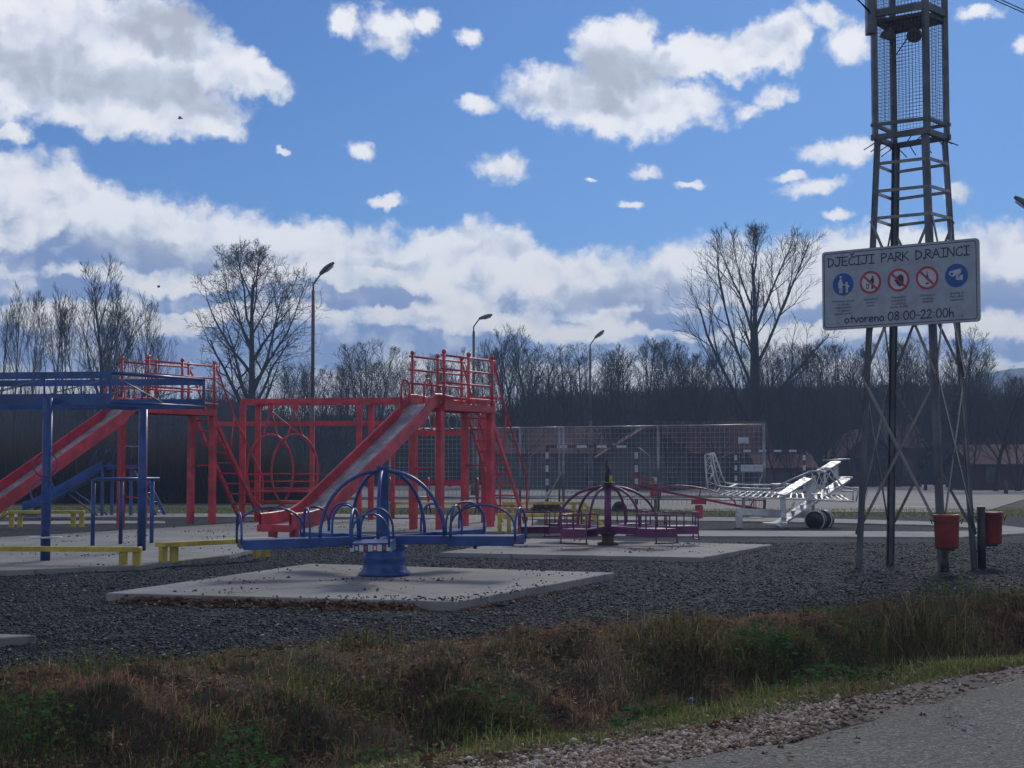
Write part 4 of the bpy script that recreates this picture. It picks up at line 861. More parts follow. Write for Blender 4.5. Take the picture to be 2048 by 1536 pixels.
def goal(x0, x1, ybase, ytop, label, back=1.0, side=0):
    a, b = gp(x0, ybase), gp(x1, ybase); r_ = root('goal', a.lerp(b, .5), label, 'goal', 'striped handball goals on the court'); o0 = r_.location.copy(); H = EYE+(933-ytop)/3000*a.y
    n = 9
    for p in (a, b):
        for k in range(n): MB().box(vert(p, H*(k+.5)/n), .10, .10, H/n-.001).build('post_segment', 'signwhite' if k % 2 else 'dark', r_, o0)
    n2 = 9
    for k in range(n2): MB().beam(vert(a.lerp(b, k/n2), H-.04), vert(a.lerp(b, (k+1)/n2), H-.04), .09, .09).build('crossbar_segment', 'signwhite' if k % 2 else 'dark', r_, o0)
    for p, sg in ((a, -1), (b, 1)):
        q = p+V3(.55*sg, back, 0); MB().tube([vert(p, H-.02), vert(q, H-.35), vert(q, H-.6), vert(q+V3(.05*sg,0,0), 0)], .02, 6).build('back_frame', 'galv', r_, o0)
goal(1094, 1273, 1010, 891, 'nearer black and white striped goal seen through the mesh fence'); goal(1472, 1609, 992, 900, 'farther black and white striped goal behind the white plane climber')
# ------------------------------------------------------------ tower
TC = V3(5.04, 18.74, 0); tw = root('lattice_tower', TC, 'tall grey steel lattice tower with a wire cage, carrying the sign board', 'tower')
base = {'A': gp(1712,1139), 'B': gp(1777,1130), 'C': gp(1889,1146), 'D': gp(1954,1139)}
cen = (base['A']+base['B']+base['C']+base['D'])/4; topz = 5.42
cenT = at(1831, 933, 18.74); cenT.z = 0; k_ = .60
tp = {k: vert(cenT+(v-cen)*k_, topz) for k, v in base.items()}
def leg(k, z): return vert(base[k].lerp(vert(tp[k], 0), z/topz), z)
def TP(mb, name, m='tower', bevel=0): return mb.build(name, m, tw, TC, bevel)
faces = (('A','C'),('C','D'),('D','B'),('B','A'))
for k in 'ABCD':
    mb = MB(); dirc = (base[k]-cen).normalized(); f1 = V3(dirc.y, -dirc.x, 0); a1 = (dirc+f1).normalized(); a2 = (dirc-f1).normalized()
    b_, t_ = leg(k, 0)-V3(0,0,.05), tp[k]
    for dr_ in (a1, a2): mb.beam(b_-dr_*.035, t_-dr_*.035, .085, .010, dr_.cross(V3(0,0,1)))
    mb.beam(b_-dirc*.035, t_-dirc*.03, .05, .05, dirc); TP(mb, 'leg')
    u = tp[k]; TP(MB().beam(u, u+V3(0,0,3.2), .065, .065, dirc), 'cage_post')
for z in (5.08, 4.73, 4.39):
    for p, q in faces: TP(MB().beam(leg(p, z), leg(q, z), .018, .038), 'ring_bar', 'brace')
for p, q in faces:
    for (p1, q1, z1, z2) in ((p, q, 4.36, 2.40), (q, p, 4.36, 2.42), (p, q, 2.36, .44), (q, p, 2.36, .46)):
        a, b = leg(p1, z1), leg(q1, z2); nrm = (leg(q,1)-leg(p,1)).cross(V3(0,0,1)).normalized(); off = nrm*(.022 if p1 == p else -.004)
        TP(MB().beam(a+off, b+off, .034, .010, V3(0,0,1) if False else nrm), 'cross_brace', 'brace')
for z, h in ((topz, .07), (topz+.16, .04)):
    for p, q in faces: a, b = vert(tp[p], z), vert(tp[q], z); e = (b-a).normalized()*.05; TP(MB().beam(a-e, b+e, .04, h), 'cage_base_beam')
mb = MB(); cc = sum((tp[k] for k in 'ABCD'), V3(0,0,0))/4
def sc(k, f_, z): return vert(cc+(tp[k]-cc)*f_, z)
TP(MB().prism([sc(k, 1.02, 0) for k in ('A','C','D','B')], 6.88, 6.92), 'upper_floor', 'dark')
for p, q in faces:
    mb = MB(); a, b = tp[p], tp[q]; L = (b-a).length; n = round(L/.045)
    for k in range(1, n): c = a.lerp(b, k/n); mb.tube([vert(c, topz+.17), vert(c, 8.6)], .0026, 4, cap=False)
    for z in np.arange(topz+.2, 8.6, .045): mb.tube([vert(a, z), vert(b, z)], .0026, 4, cap=False)
    TP(mb, 'wire_panel', 'wirecage')
for p, q in faces: TP(MB().beam(vert(tp[p], 7.0), vert(tp[q], 7.0), .05, .09), 'upper_beam')
ii = 0
for p, q in faces:
    a, b = vert(tp[p], topz-.03), vert(tp[q], topz-.03); nrm = (b-a).cross(V3(0,0,1)).normalized()
    for t in (.12, .4, .68, .92): c = a.lerp(b, t); TP(MB().tube([c-nrm*.03, c+nrm*.16+V3(random.uniform(-.03,.03),0,-.10)], .007, 5), 'spike', 'dark')
for c, rz in ((V3(0,0,0)+sc('A', .55, 6.78), .3), (sc('C', .35, 6.74), -.6)):
    o = MB().lathe((0,0,0), [(.035,.10),(.05,.02),(.09,-.04),(.095,-.10),(.085,-.105)], 14).build('floodlight', 'lamphead', tw); o.location = c-TC; o.rotation_euler = (rz, .35, 0)
TP(MB().tube([sc('A', .6, 6.86), sc('A', .5, 6.6), sc('A', .42, 6.72), sc('A', .38, 6.48), sc('C', .1, 6.75)], .010, 6), 'cable', 'dark')
TP(MB().box(sc('A', .98, 7.05)+V3(-.05,0,0), .10, .14, .62), 'junction_box', 'tower')
wr = root('overhead_wire', sc('A', 1, 8.3), 'dark service wires running from the tower top', 'wire'); o0 = wr.location.copy()
s0 = at(1740, 22, 18.6)
for dz in (0, .05, .11): MB().tube([s0+V3(0,0,-dz*.3), at(1700-60*dz, -14, 18.4)+V3(0,0,dz*.8), at(1560, -110, 17.8)+V3(0,0,dz)], .008, 6).build('wire', 'dark', wr, o0)
wr2 = root('overhead_wire', at(2048, 28, 22), 'pair of dark wires crossing the upper right corner of the sky', 'wire'); o0 = wr2.location.copy()
for dz in (0, .045): MB().tube([at(1900, -42, 20)+V3(0,0,dz), at(1985, -2, 21)+V3(0,0,dz), at(2048, 26, 22)+V3(0,0,dz), at(2200, 85, 25)+V3(0,0,dz)], .008, 6).build('wire', 'dark', wr2, o0)
# sign board
sa = at(1644.5, 578, 19.0); sb = at(1958.5, 558, 17.77); sc_ = (sa+sb)/2; sw = (sb-sa).length; rz = math.atan2(sb.y-sa.y, sb.x-sa.x)
sg_ = root('sign_board', V3(sc_.x, sc_.y, 3.505), 'white sign board with playground name, five round symbols and opening hours', 'sign', None, (0, 0, rz))
def rrect(w_, h_, r_, n=5):
    pts = []
    for cx, cz, a0 in ((w_/2-r_, h_/2-r_, 0), (-w_/2+r_, h_/2-r_, 90), (-w_/2+r_, -h_/2+r_, 180), (w_/2-r_, -h_/2+r_, 270)):
        pts += [(cx+r_*math.cos(R(a0+90*i/n)), cz+r_*math.sin(R(a0+90*i/n))) for i in range(n+1)]
    return pts
def plate(pts, y0, y1):
    mb = MB(); b = len(mb.v); n = len(pts)
    for y in (y0, y1): mb.v += [V3(x, y, z) for x, z in pts]
    mb.f.append(list(range(n))); mb.f.append([n+i for i in range(n)][::-1]); mb.sm += [False]*2
    for i in range(n): j = (i+1) % n; mb.f.append([i, n+i, n+j, j]); mb.sm.append(False)
    return mb
SWD = sw/2
plate(rrect(sw, 1.0, .045), -.001, .035).build('panel', 'signback', sg_); plate(rrect(sw-.012, .988, .04), -.003, -.0012).build('face', 'signface', sg_)
def ringmesh(po, pi_, y): mb = MB(); n = len(po); mb.v = [V3(x, y, z) for x, z in po+pi_]; mb.f = [[i, (i+1) % n, n+(i+1) % n, n+i] for i in range(n)]; mb.sm = [False]*n; return mb
ringmesh(rrect(sw-.055, .945, .035), rrect(sw-.073, .927, .03), -.0045).build('border_line', 'signink', sg_)
for x_, z_ in ((-.8,.42),(.8,.42),(-.8,-.42),(.8,-.42)): o = MB().lathe((0,0,0), [(.012,0),(.012,.006),(.006,.009)], 8).build('fixing_bolt', 'galv', sg_); o.location = (x_, -.004, z_); o.rotation_euler = (math.pi/2, 0, 0)
for x_ in (-.45, .35): MB().box((x_, .06, 0), .05, .05, .9).build('back_rail', 'tower', sg_)
for z in (-.3, .3): MB().beam((-.75, .10, z), (.75, .10, z), .04, .04).build('mounting_bar', 'tower', sg_)
G = {'D':(.72,[[(.05,1),(.02,0)],[(-.02,.97),(.3,.92),(.55,.68),(.58,.42),(.42,.15),(.18,.02),(.0,0)]]),'J':(.72,[[(.12,1),(.75,1)],[(.48,1),(.47,.3),(.38,.06),(.22,0),(.08,.05),(.0,.22)]]),
 'E':(.68,[[(.56,1),(.04,.98),(.02,.02),(.58,0)],[(.04,.5),(.5,.53)]]),'C':(.72,[[(.62,.82),(.5,.97),(.3,.93),(.08,.65),(.02,.35),(.12,.08),(.3,0),(.5,.04),(.62,.18)]]),
 'I':(.62,[[(.02,1),(.54,1)],[(.28,1),(.27,0)],[(0,0),(.54,0)]]),'P':(.62,[[(.05,1),(.02,0)],[(.0,.97),(.3,1),(.5,.85),(.48,.65),(.3,.5),(.04,.45)]]),
 'A':(.78,[[(0,0),(.34,1),(.66,0)],[(.13,.36),(.56,.36)]]),'R':(.68,[[(.05,1),(.02,0)],[(.0,.97),(.3,1),(.5,.85),(.46,.65),(.3,.52),(.04,.46)],[(.14,.48),(.6,0)]]),
 'K':(.66,[[(.03,1),(.03,0)],[(.52,.98),(.05,.42)],[(.14,.5),(.6,0)]]),'N':(.80,[[(0,0),(.04,1),(.62,.02),(.64,1)]]),'.':(.22,[[(.02,.02),(.13,.02)],[(.02,.08),(.13,.08)],[(.02,.05),(.13,.05)]]),' ':(.62,[]),
 'o':(.56,[[(.22,.55),(.04,.4),(.02,.18),(.18,.0),(.38,.08),(.45,.3),(.36,.5),(.22,.55)]]),'t':(.5,[[(.24,.85),(.22,0)],[(.02,.56),(.44,.56)]]),'v':(.52,[[(.0,.55),(.2,0),(.44,.55)]]),
 'r':(.48,[[(.04,.55),(.07,0)],[(.06,.3),(.18,.5),(.38,.53)]]),'e':(.56,[[(.05,.28),(.42,.34),(.36,.52),(.2,.56),(.05,.42),(.03,.2),(.16,.02),(.42,.06)]]),'n':(.56,[[(.04,.56),(.06,0)],[(.06,.34),(.2,.53),(.36,.5),(.42,.3),(.42,0)]]),
 'h':(.56,[[(.04,1),(.04,0)],[(.05,.34),(.2,.53),(.36,.5),(.4,.3),(.4,0)]]),'0':(.66,[[(.28,1),(.08,.78),(.03,.4),(.14,.05),(.34,0),(.5,.2),(.55,.6),(.44,.92),(.28,1)]]),
 '8':(.64,[[(.44,.9),(.26,1),(.1,.84),(.18,.64),(.4,.46),(.5,.24),(.34,.02),(.12,.06),(.05,.26),(.2,.48),(.42,.66),(.5,.82),(.36,.98)]]),'2':(.62,[[(.06,.8),(.2,.98),(.4,.95),(.46,.72),(.3,.4),(.02,.02),(.54,.03)]]),
 ':':(.32,[[(.12,.2),(.15,.2)],[(.12,.62),(.15,.62)]]),'-':(.46,[[(.05,.42),(.36,.42)]])}
G['Č'] = (G['C'][0], G['C'][1]+[[(.16,1.34),(.34,1.14),(.54,1.36)]])
def stroke_text(s, x0, x1, z0, h, wd, name):
    total = sum(G[c][0] for c in s); k = (x1-x0)/total; mb = MB(); x = x0
    for c in s:
        for st in G[c][1]:
            P2 = [V3(x+px_*k, 0, z0+pz*h) for px_, pz in st]
            for a, b in zip(P2, P2[1:]):
                d_ = (b-a).normalized(); s2 = V3(-d_.z, 0, d_.x)*wd/2; a2, b2 = a-d_*wd*.35, b+d_*wd*.35; i = len(mb.v)
                mb.v += [q+V3(0, -.0060, 0) for q in (a2+s2, a2-s2, b2-s2, b2+s2)]; mb.f.append([i, i+1, i+2, i+3]); mb.sm.append(False)
        x += G[c][0]*k
    mb.build(name, 'signink', sg_)
stroke_text('DJEČIJI PARK D.RAINCI', -SWD*.915, SWD*.90, .305, .108, .0145, 'title_lettering')
stroke_text('otvoreno', -SWD*.70, -SWD*.175, -.425, .105, .0140, 'hours_lettering'); stroke_text('08:00-22:00h', -SWD*.135, SWD*.70, -.425, .105, .0140, 'hours_lettering')
def disc(cx, cz, r_, y, m, name, n=36): plate([(cx+r_*math.cos(2*math.pi*i/n), cz+r_*math.sin(2*math.pi*i/n)) for i in range(n)], y, y+.0008).build(name, m, sg_)
def poly(cx, cz, pts, m, name, y=-.0075, k=.14): plate([(cx+a*k, cz+b*k) for a, b in pts][::1], y, y+.0006).build(name, m, sg_)
def circ(a, b, r_, n=14, ry=None): return [(a+r_*math.cos(2*math.pi*i/n), b+(ry or r_)*math.sin(2*math.pi*i/n)) for i in range(n)]
xs_ = [-.716, -.355, .008, .368, .728]; xs_ = [x*SWD for x in xs_]; Z0 = .068
for i, cx in enumerate(xs_):
    if i in (0, 4): disc(cx, Z0, .142, -.0050, 'signblue', 'symbol_disc')
    else:
        n = 36; o_ = [(cx+.142*math.cos(2*math.pi*j/n), Z0+.142*math.sin(2*math.pi*j/n)) for j in range(n)]; i_ = [(cx+.115*math.cos(2*math.pi*j/n), Z0+.115*math.sin(2*math.pi*j/n)) for j in range(n)]
        disc(cx, Z0, .118, -.0045, 'signwhite', 'symbol_disc'); ringmesh(o_, i_, -.0090).build('prohibition_ring', 'signred', sg_)
        poly(cx, Z0, [(-.66,.48),(-.52,.62),(.62,-.50),(.50,-.64)], 'signred', 'prohibition_bar', -.0088)
c0 = xs_[0]
for p in (circ(-.22,.66,.12), [(-.32,.5),(-.12,.5),(.0,.0),(.05,-.15),(-.1,-.12),(-.05,-.32),(-.45,-.32),(-.38,.0),(-.52,-.1),(-.44,.15)], [(-.34,-.34),(-.24,-.34),(-.25,-.78),(-.35,-.78)], [(-.16,-.34),(-.06,-.34),(-.08,-.78),(-.18,-.78)], circ(.36,.1,.11), [(.26,-.02),(.46,-.02),(.62,-.25),(.55,-.32),(.46,-.2),(.48,-.42),(.24,-.42),(.26,-.2),(.06,.02),(.02,-.05)], [(.26,-.44),(.35,-.44),(.33,-.78),(.24,-.78)], [(.38,-.44),(.47,-.44),(.48,-.78),(.39,-.78)]): poly(c0, Z0, p, 'signwhite', 'adult_and_child_symbol')
c0 = xs_[1]
for p in (circ(.22,.48,.09), [(.08,.36),(.34,.36),(.36,-.1),(.30,-.1),(.28,.1),(.26,-.62),(.2,-.62),(.2,-.1),(.18,-.62),(.1,-.62),(.1,.1),(-.08,-.04),(-.1,.04)], [(-.42,-.15),(-.14,-.15),(-.18,-.2),(-.38,-.2)], [(-.42,-.15),(-.36,-.15),(-.30,-.62),(-.36,-.62)], [(-.2,-.15),(-.14,-.15),(-.2,-.62),(-.26,-.62)], [(-.36,-.56),(-.2,-.56),(-.2,-.62),(-.36,-.62)]): poly(c0, Z0, p, 'signink', 'litter_symbol')
c0 = xs_[2]
poly(c0, Z0, [(-.12,.0),(-.36,.06),(-.38,-.02),(-.1,-.42),(.08,-.56),(.36,-.50),(.48,-.1),(.46,.36),(.38,.40),(.34,.34),(.30,.48),(.20,.50),(.16,.42),(.10,.48),(.02,.44),(.0,.34),(-.08,.36),(-.14,.28)], 'signink', 'raised_hand_symbol')
c0 = xs_[3]
for p in ([(-.03,.56),(.04,.56),(.05,.26),(.14,.1),(.14,-.12),(-.13,-.12),(-.13,.1),(-.04,.26)], [(-.14,-.42),(.13,-.42),(.13,-.54),(-.14,-.54)]): poly(c0, Z0, p, 'signink', 'bottle_symbol')
c0 = xs_[4]
for p in ([(-.68,.22),(-.6,.38),(.36,.58),(.46,.36),(.34,.1),(-.36,-.08),(-.58,.02)], [(.04,.04),(.2,.1),(.14,-.18),(.26,-.22),(.24,-.42),(.0,-.38),(-.06,-.18)], [(.34,.02),(.56,.02),(.56,-.44),(.22,-.36),(.26,-.06)]): poly(c0, Z0, p, 'signwhite', 'camera_symbol')
poly(c0, Z0, circ(-.40,.16,.13), 'signblue', 'camera_lens', -.0082)
caps = [['Korištenje sprava','na vlastitu','odgovornost','uz nadzor','odrasle osobe'], ['Zabranjeno','bacanje','smeća'], ['Zabranjeno','zadržavanje','na parkingu','poslije 22:00h'], ['Zabranjeno','unošenje','alkohola'], ['Igralište je','pod video','nadzorom']]
for cx, ls in zip(xs_, caps):
    tx = bpy.data.curves.new('caption_lettering', 'FONT'); tx.body = '\n'.join(ls); tx.align_x = 'CENTER'; tx.size = .040; tx.space_line = 1.0; tx.space_character = 1.05; tx.materials.append(M['signink'])
    o = bpy.data.objects.new('caption_lettering', tx); COL.objects.link(o); o.parent = sg_; o.location = (cx, -.0062, -.155); o.rotation_euler = (math.pi/2, 0, 0)
    bpy.context.view_layer.update(); me = bpy.data.meshes.new_from_object(o.evaluated_get(bpy.context.evaluated_depsgraph_get())); o2 = bpy.data.objects.new('caption_lettering', me); COL.objects.link(o2); o2.parent = sg_; o2.location = o.location; o2.rotation_euler = o.rotation_euler; bpy.data.objects.remove(o)
# bins
def bucket(p, pz, label, back=0):
    r_ = root('litter_bucket', p, label, 'litter bin', 'red litter buckets by the tower'); o0 = p.copy()
    MB().tube([vert(p, -.05), vert(p, .78 if back else .30)], .052, 12).build('post', 'dark', r_, o0)
    c = p+(V3(.16,.15,0) if back else V3(-.03,-.20,0))
    MB().lathe(vert(c, .31), [(.128,0),(.135,.02),(.148,.36),(.155,.375),(.155,.40),(.14,.405),(.13,.20),(.12,.05)], 28).build('bucket', 'bin', r_, o0)
    MB().tube(arc(vert(c, .63), V3(.153,0,0), V3(0,.153,0), 0, 2*math.pi, 28)[:-1], .007, 6, closed=True).build('clamp_band', 'rust', r_, o0)
    for sg in (-1, 1): MB().tube([vert(c+V3(.15*sg,0,0), .63), vert(c+V3(.20*sg,-.01,0), .66), vert(c+V3(.17*sg,-.01,0), .60)], .008, 6).build('hook', 'rust', r_, o0)
    MB().box(vert(c+V3(0,0,0), .295), .14, .14, .03).build('base_plate', 'dark', r_, o0)
bucket(gp(1890, 1147), 0, 'red litter bucket on a short post in front of the nearest tower leg'); bucket(gp(1964, 1139), 0, 'red litter bucket behind a dark post at the right tower leg', 1)
# ------------------------------------------------------------ houses
def house(px, D, wd, dp, eave, ridge_, wall, label, gable_front=False, wins=(), name='house'):
    c = at(px, 933, D); c.z = 0; r_ = root(name, c, label, 'house', 'village houses beyond the court')
    MB().box((0,0,eave/2-.1), wd, dp, eave+.2).build('wall', wall, r_)
    mb = MB(); o_ = .35
    if gable_front:
        for sg in (-1, 1): mb.sheet([[V3(0,-dp/2-o_,ridge_), V3(0,dp/2+o_,ridge_)], [V3(sg*(wd/2+o_),-dp/2-o_,eave-.2), V3(sg*(wd/2+o_),dp/2+o_,eave-.2)]])
        g = MB(); g.v = [V3(-wd/2,-dp/2+.01,eave), V3(wd/2,-dp/2+.01,eave), V3(0,-dp/2+.01,ridge_-.1), V3(-wd/2,dp/2-.01,eave), V3(wd/2,dp/2-.01,eave), V3(0,dp/2-.01,ridge_-.1)]; g.f = [[0,1,2],[3,5,4],[0,2,5,3],[1,4,5,2]]; g.sm = [False]*4; g.build('gable', wall, r_)
    else:
        for sg in (-1, 1): mb.sheet([[V3(-wd/2-o_,0,ridge_), V3(wd/2+o_,0,ridge_)], [V3(-wd/2-o_,sg*(dp/2+o_),eave-.2), V3(wd/2+o_,sg*(dp/2+o_),eave-.2)]])
        g = MB(); g.v = [V3(-wd/2+.01,-dp/2,eave), V3(-wd/2+.01,dp/2,eave), V3(-wd/2+.01,0,ridge_-.1), V3(wd/2-.01,-dp/2,eave), V3(wd/2-.01,dp/2,eave), V3(wd/2-.01,0,ridge_-.1)]; g.f = [[0,1,2],[3,5,4],[0,2,5,3],[1,4,5,2]]; g.sm = [False]*4; g.build('gable', wall, r_)
    mb.sm = [False]*len(mb.sm); ro = mb.build('roof', 'roof', r_); so = ro.modifiers.new('thick', 'SOLIDIFY'); so.thickness = .12
    MB().box((wd*.22,.3,ridge_-.1), .45, .45, .9).build('chimney', 'wallbrick', r_)
    for x_, z_, ww, hh in wins:
        f_ = MB().box((x_,-dp/2-.02,z_), ww+.16, .06, hh+.16).build('window', 'wallpale', r_); MB().box((x_,-dp/2-.055,z_), ww, .02, hh).build('pane', 'glass', f_)
        MB().box((x_,-dp/2-.07,z_), .05, .02, hh).build('glazing_bar', 'wallpale', f_)
W3 = ((-2.2,1.5,1,1.1),(0,1.5,1,1.1),(2.2,1.5,1,1.1))
house(1090, 88, 7, 6, 2.1, 3.5, 'wallpale', 'pale house with a dull red roof left of the goal', wins=W3)
house(1282, 84, 4.6, 6, 2.0, 3.4, 'wallpale', 'pale gable-fronted outbuilding right of the nearer goal', True, ((0,1.2,1.3,.5),))
house(1420, 90, 6, 5, 2.1, 3.9, 'wallbrick', 'low brick house behind the tail of the plane climber', wins=W3[:2])
house(1560, 86, 2.8, 4, 1.3, 1.9, 'wallpale', 'tiny pale shed with a row of posts behind the farther goal', wins=((-.9,.7,.5,.6),(.6,.7,.5,.6)), name='shed')
house(1718, 100, 2.8, 6, 2.1, 3.7, 'wallbrick', 'brick gable house just left of the tower leg', True, ((-.6,1.4,.7,.9),(.7,1.4,.7,.9)))
house(1792, 101, 1.7, 5, 2.6, 4.0, 'wallbrick', 'red-roofed brick house seen between the tower legs', wins=((0,1.2,.7,.9),))
house(1985, 84, 3.6, 5, 1.5, 2.4, 'wallbrick', 'low orange brick outhouse right of the tower', wins=((-.8,.9,.6,.7),))
for (px_, yt_, D_, lb_) in ((1050,800,80,'small bare garden tree before the pale house left of the goal'),(1172,822,79,'small bare garden tree between the nearer goal posts'),(1238,806,82,'small bare garden tree left of the gabled outbuilding'),(1345,800,80,'small bare garden tree right of the gabled outbuilding'),(1440,812,81,'small bare garden tree at the tail of the plane climber'),(1552,850,76,'twisted bare fruit tree over the farther goal'),(1585,846,78,'second bare fruit tree over the farther goal'),(1650,815,80,'small bare garden tree behind the wings of the plane climber'),(1700,790,82,'bare garden tree touching the left tower leg'),(1850,800,80,'bare garden tree seen low between the right tower legs'),(1935,790,76,'leaning bare garden tree right of the tower'),(1990,750,78,'dark wide garden tree at the foot of the far ridge'),(2035,795,78,'bare garden tree at the right edge of the picture')):
    add_tree(px_, yt_, D_, 3 if px_ % 2 else 4, lb_, None, 1.5)
nb_ = root('banner_board', pt(1506, 66, 0), 'white banner board on two posts beyond the farther goal', 'board'); q = nb_.location.copy()
MB().box(vert(q, 1.21)+V3(0,0,0), 1.08, .04, .30).build('board', 'signwhite', nb_, q)
for x_ in (-.45,.45): MB().tube([q+V3(x_,.05,0), q+V3(x_,.05,1.3)], .03, 6).build('post', 'galv', nb_, q)
hb = root('basketball_backboard', pt(1487, 66, 0), 'small white basketball backboard above the banner board', 'backboard'); q = hb.location.copy()
MB().box(vert(q, 2.42), .45, .04, .28).build('board', 'signwhite', hb, q); MB().tube([q+V3(0,.08,0), q+V3(0,.08,2.4)], .04, 8).build('post', 'dark', hb, q); MB().tube(arc(V3(q.x,q.y-.2,2.3), V3(.13,0,0), V3(0,.13,0), 0, 2*math.pi, 14)[:-1], .012, 5, closed=True).build('ring', 'rust', hb, q)
cr_ = root('parked_car', pt(1990, 101, 0), 'small white hatchback parked by the houses right of the tower', 'car'); q = cr_.location.copy()
body = [(-.85,.30),(-.85,.75),(-.78,.86),(.78,.86),(.85,.75),(.85,.30)]; 
mb = MB(); b = 0
for y in (-1.8, 1.8): mb.v += [q+V3(x*(.98 if y < 0 else 1), y, z) for x, z in body]
mb.f = [[0,1,2,3,4,5][::-1], [6,7,8,9,10,11]]+[[i, (i+1) % 6, 6+(i+1) % 6, 6+i] for i in range(6)]; mb.sm = [False]*8; mb.build('body', 'white', cr_, q, .03)
mb = MB(); mb.v = [q+V3(x, y, z) for x, y, z in ((-.74,-1.65,.86),(.74,-1.65,.86),(.74,.7,.86),(-.74,.7,.86),(-.6,-1.25,1.38),(.6,-1.25,1.38),(.6,.2,1.40),(-.6,.2,1.40))]; mb.f = [[0,1,5,4],[1,2,6,5],[2,3,7,6],[3,0,4,7],[4,5,6,7]]; mb.sm = [False]*5; mb.build('cabin', 'white', cr_, q, .02)
mb = MB(); mb.v = [q+V3(x, y, z) for x, y, z in ((-.62,-1.63,.93),(.62,-1.63,.93),(.52,-1.33,1.32),(-.52,-1.33,1.32))]; mb.f = [[0,1,2,3]]; mb.sm = [False]; mb.build('rear_window', 'glass', cr_, q)
for x_ in (-.72,.72):
    MB().box(q+V3(x_,-1.81,.66), .18, .03, .16).build('tail_light', 'signred', cr_, q)
    for y_ in (-1.2, 1.2): MB().lathe(q+V3(x_,y_,.29), [(.29,-.09),(.29,.09)], 16, 'x').build('wheel', 'black', cr_, q)
po = root('wooden_post', pt(2011, 70, 0), 'short stout wooden post at the far grass edge', 'post'); q = po.location.copy(); MB().tube([vert(q,-.1), vert(q,.55), vert(q,.62)], [.10,.09,.06], 8).build('post_stump', 'rust', po, q)
# ------------------------------------------------------------ loose stones, leaves, grass
OCT = np.array([(1,0,0),(-1,0,0),(0,1,0),(0,-1,0),(0,0,1),(0,0,-1)], float); OF = np.array([(0,2,4),(2,1,4),(1,3,4),(3,0,4),(2,0,5),(1,2,5),(3,1,5),(0,3,5)])
def stones(name, pos, size, m, flatz=(.35,.8), label=None, rng=RNG, tint=None):
    n = len(pos); pos = np.asarray(pos); v = np.repeat(OCT[None], n, 0)*(1+rng.uniform(-.35,.35,(n,6,1))); v = v+rng.normal(0,.16,(n,6,3))
    sc3 = np.stack([rng.uniform(.7,1.3,n), rng.uniform(.55,1.1,n), rng.uniform(*flatz,n)], 1)*size[:,None]; v = v*sc3[:,None,:]
    a = rng.uniform(0,6.28,n); t = rng.normal(0,.35,n); ca, sa = np.cos(a), np.sin(a); ct, st = np.cos(t), np.sin(t)
    x, y, z = v[...,0], v[...,1], v[...,2]; y2 = y*ct[:,None]-z*st[:,None]; z2 = y*st[:,None]+z*ct[:,None]
    v = np.stack([x*ca[:,None]-y2*sa[:,None], x*sa[:,None]+y2*ca[:,None], z2], 2)+pos[:,None,:]
    f = (OF[None]+np.arange(n)[:,None,None]*6).reshape(-1,3); tt = np.repeat(rng.uniform(0,1,n) if tint is None else tint, 6)
    return arrays(name, v.reshape(-1,3), f, m, tt, 'stuff', label)
def inslab(x, y): return False
P_ = []
while len(P_) < 78000:
    y = 9.0+16*random.random()**1.7; x = random.uniform(-.36, .36)*y; g = Gl(x)
    if y > g+.05: P_.append((x, y, gz(x, y)+.022))
P_ = np.array(P_); sz = RNG.gamma(3, .0028, len(P_))+.004; big = RNG.random(len(P_)) < .006; sz[big] = (sz[big]*1.7).clip(0,.045)
stones('loose_gravel', P_, sz, 'stones', (.15,.55), label='loose dark crushed stone over the playground')
P_ = []
while len(P_) < 12000:
    x = random.uniform(-1.9, 3.9); t = random.random(); y = Al(x)+(Sl(x)-Al(x))*random.gauss(.55, .33)
    if mnoise.noise(V3(x*.9, y*.9, 5)) + .25 - .9*max(0, x-1.35) > random.uniform(-.3, .35) or random.random() < .03: P_.append((x, y, gz(x, y)+.010))
P_ = np.array(P_); stones('shoulder_stones', P_, RNG.gamma(4, .0026, len(P_))+.004, 'beigestones', (.3,.6), label='beige crushed limestone spilled along the road edge')
P_ = []
while len(P_) < 9000:
    x = random.uniform(-1.5, 5); y = Al(x)-abs(random.gauss(0, .9)); 
    if y > 5: P_.append((x, y, gz(x, y)+.032))
P_ = np.array(P_); P_[:,2] -= .003; stones('road_chippings', P_, RNG.gamma(2, .0014, len(P_))+.002, 'chips', label='loose pale chippings on the worn asphalt', tint=RNG.uniform(.0, 1, len(P_)))
P_ = []
def in_poly(x, y, pl):
    c = False; j = len(pl)-1
    for i in range(len(pl)):
        if (pl[i].y > y) != (pl[j].y > y) and x < (pl[j].x-pl[i].x)*(y-pl[i].y)/(pl[j].y-pl[i].y)+pl[i].x: c = not c
        j = i
    return c
S1 = [gp(x, y, .1) for x, y in ((212,1186),(911,1203),(1229,1145),(620,1127))]; S2 = [gp(x, y, .08) for x, y in ((1402,1115),(1545,1089),(1060,1077),(880,1105))]; S3 = [gp(x, y, .08) for x, y in ((-500,1160),(0,1141),(280,1130),(460,1109),(540,1090),(585,1070),(1010,1063),(1010,1036),(430,1049),(0,1074))]
for sl, n, z in ((S1, 230, .1), (S2, 150, .08), (S3, 600, .08)):
    x0, x1 = min(p.x for p in sl), max(p.x for p in sl); y0, y1 = min(p.y for p in sl), max(p.y for p in sl); c = 0; tries = 0
    while c < n and tries < 60000:
        tries += 1; x, y = random.uniform(x0, x1), random.uniform(y0, y1); nn = mnoise.noise(V3(x*1.3, y*1.3, 8))
        if in_poly(x, y, sl) and nn > random.uniform(.05, .45): P_.append((x, y, z+.004)); c += 1
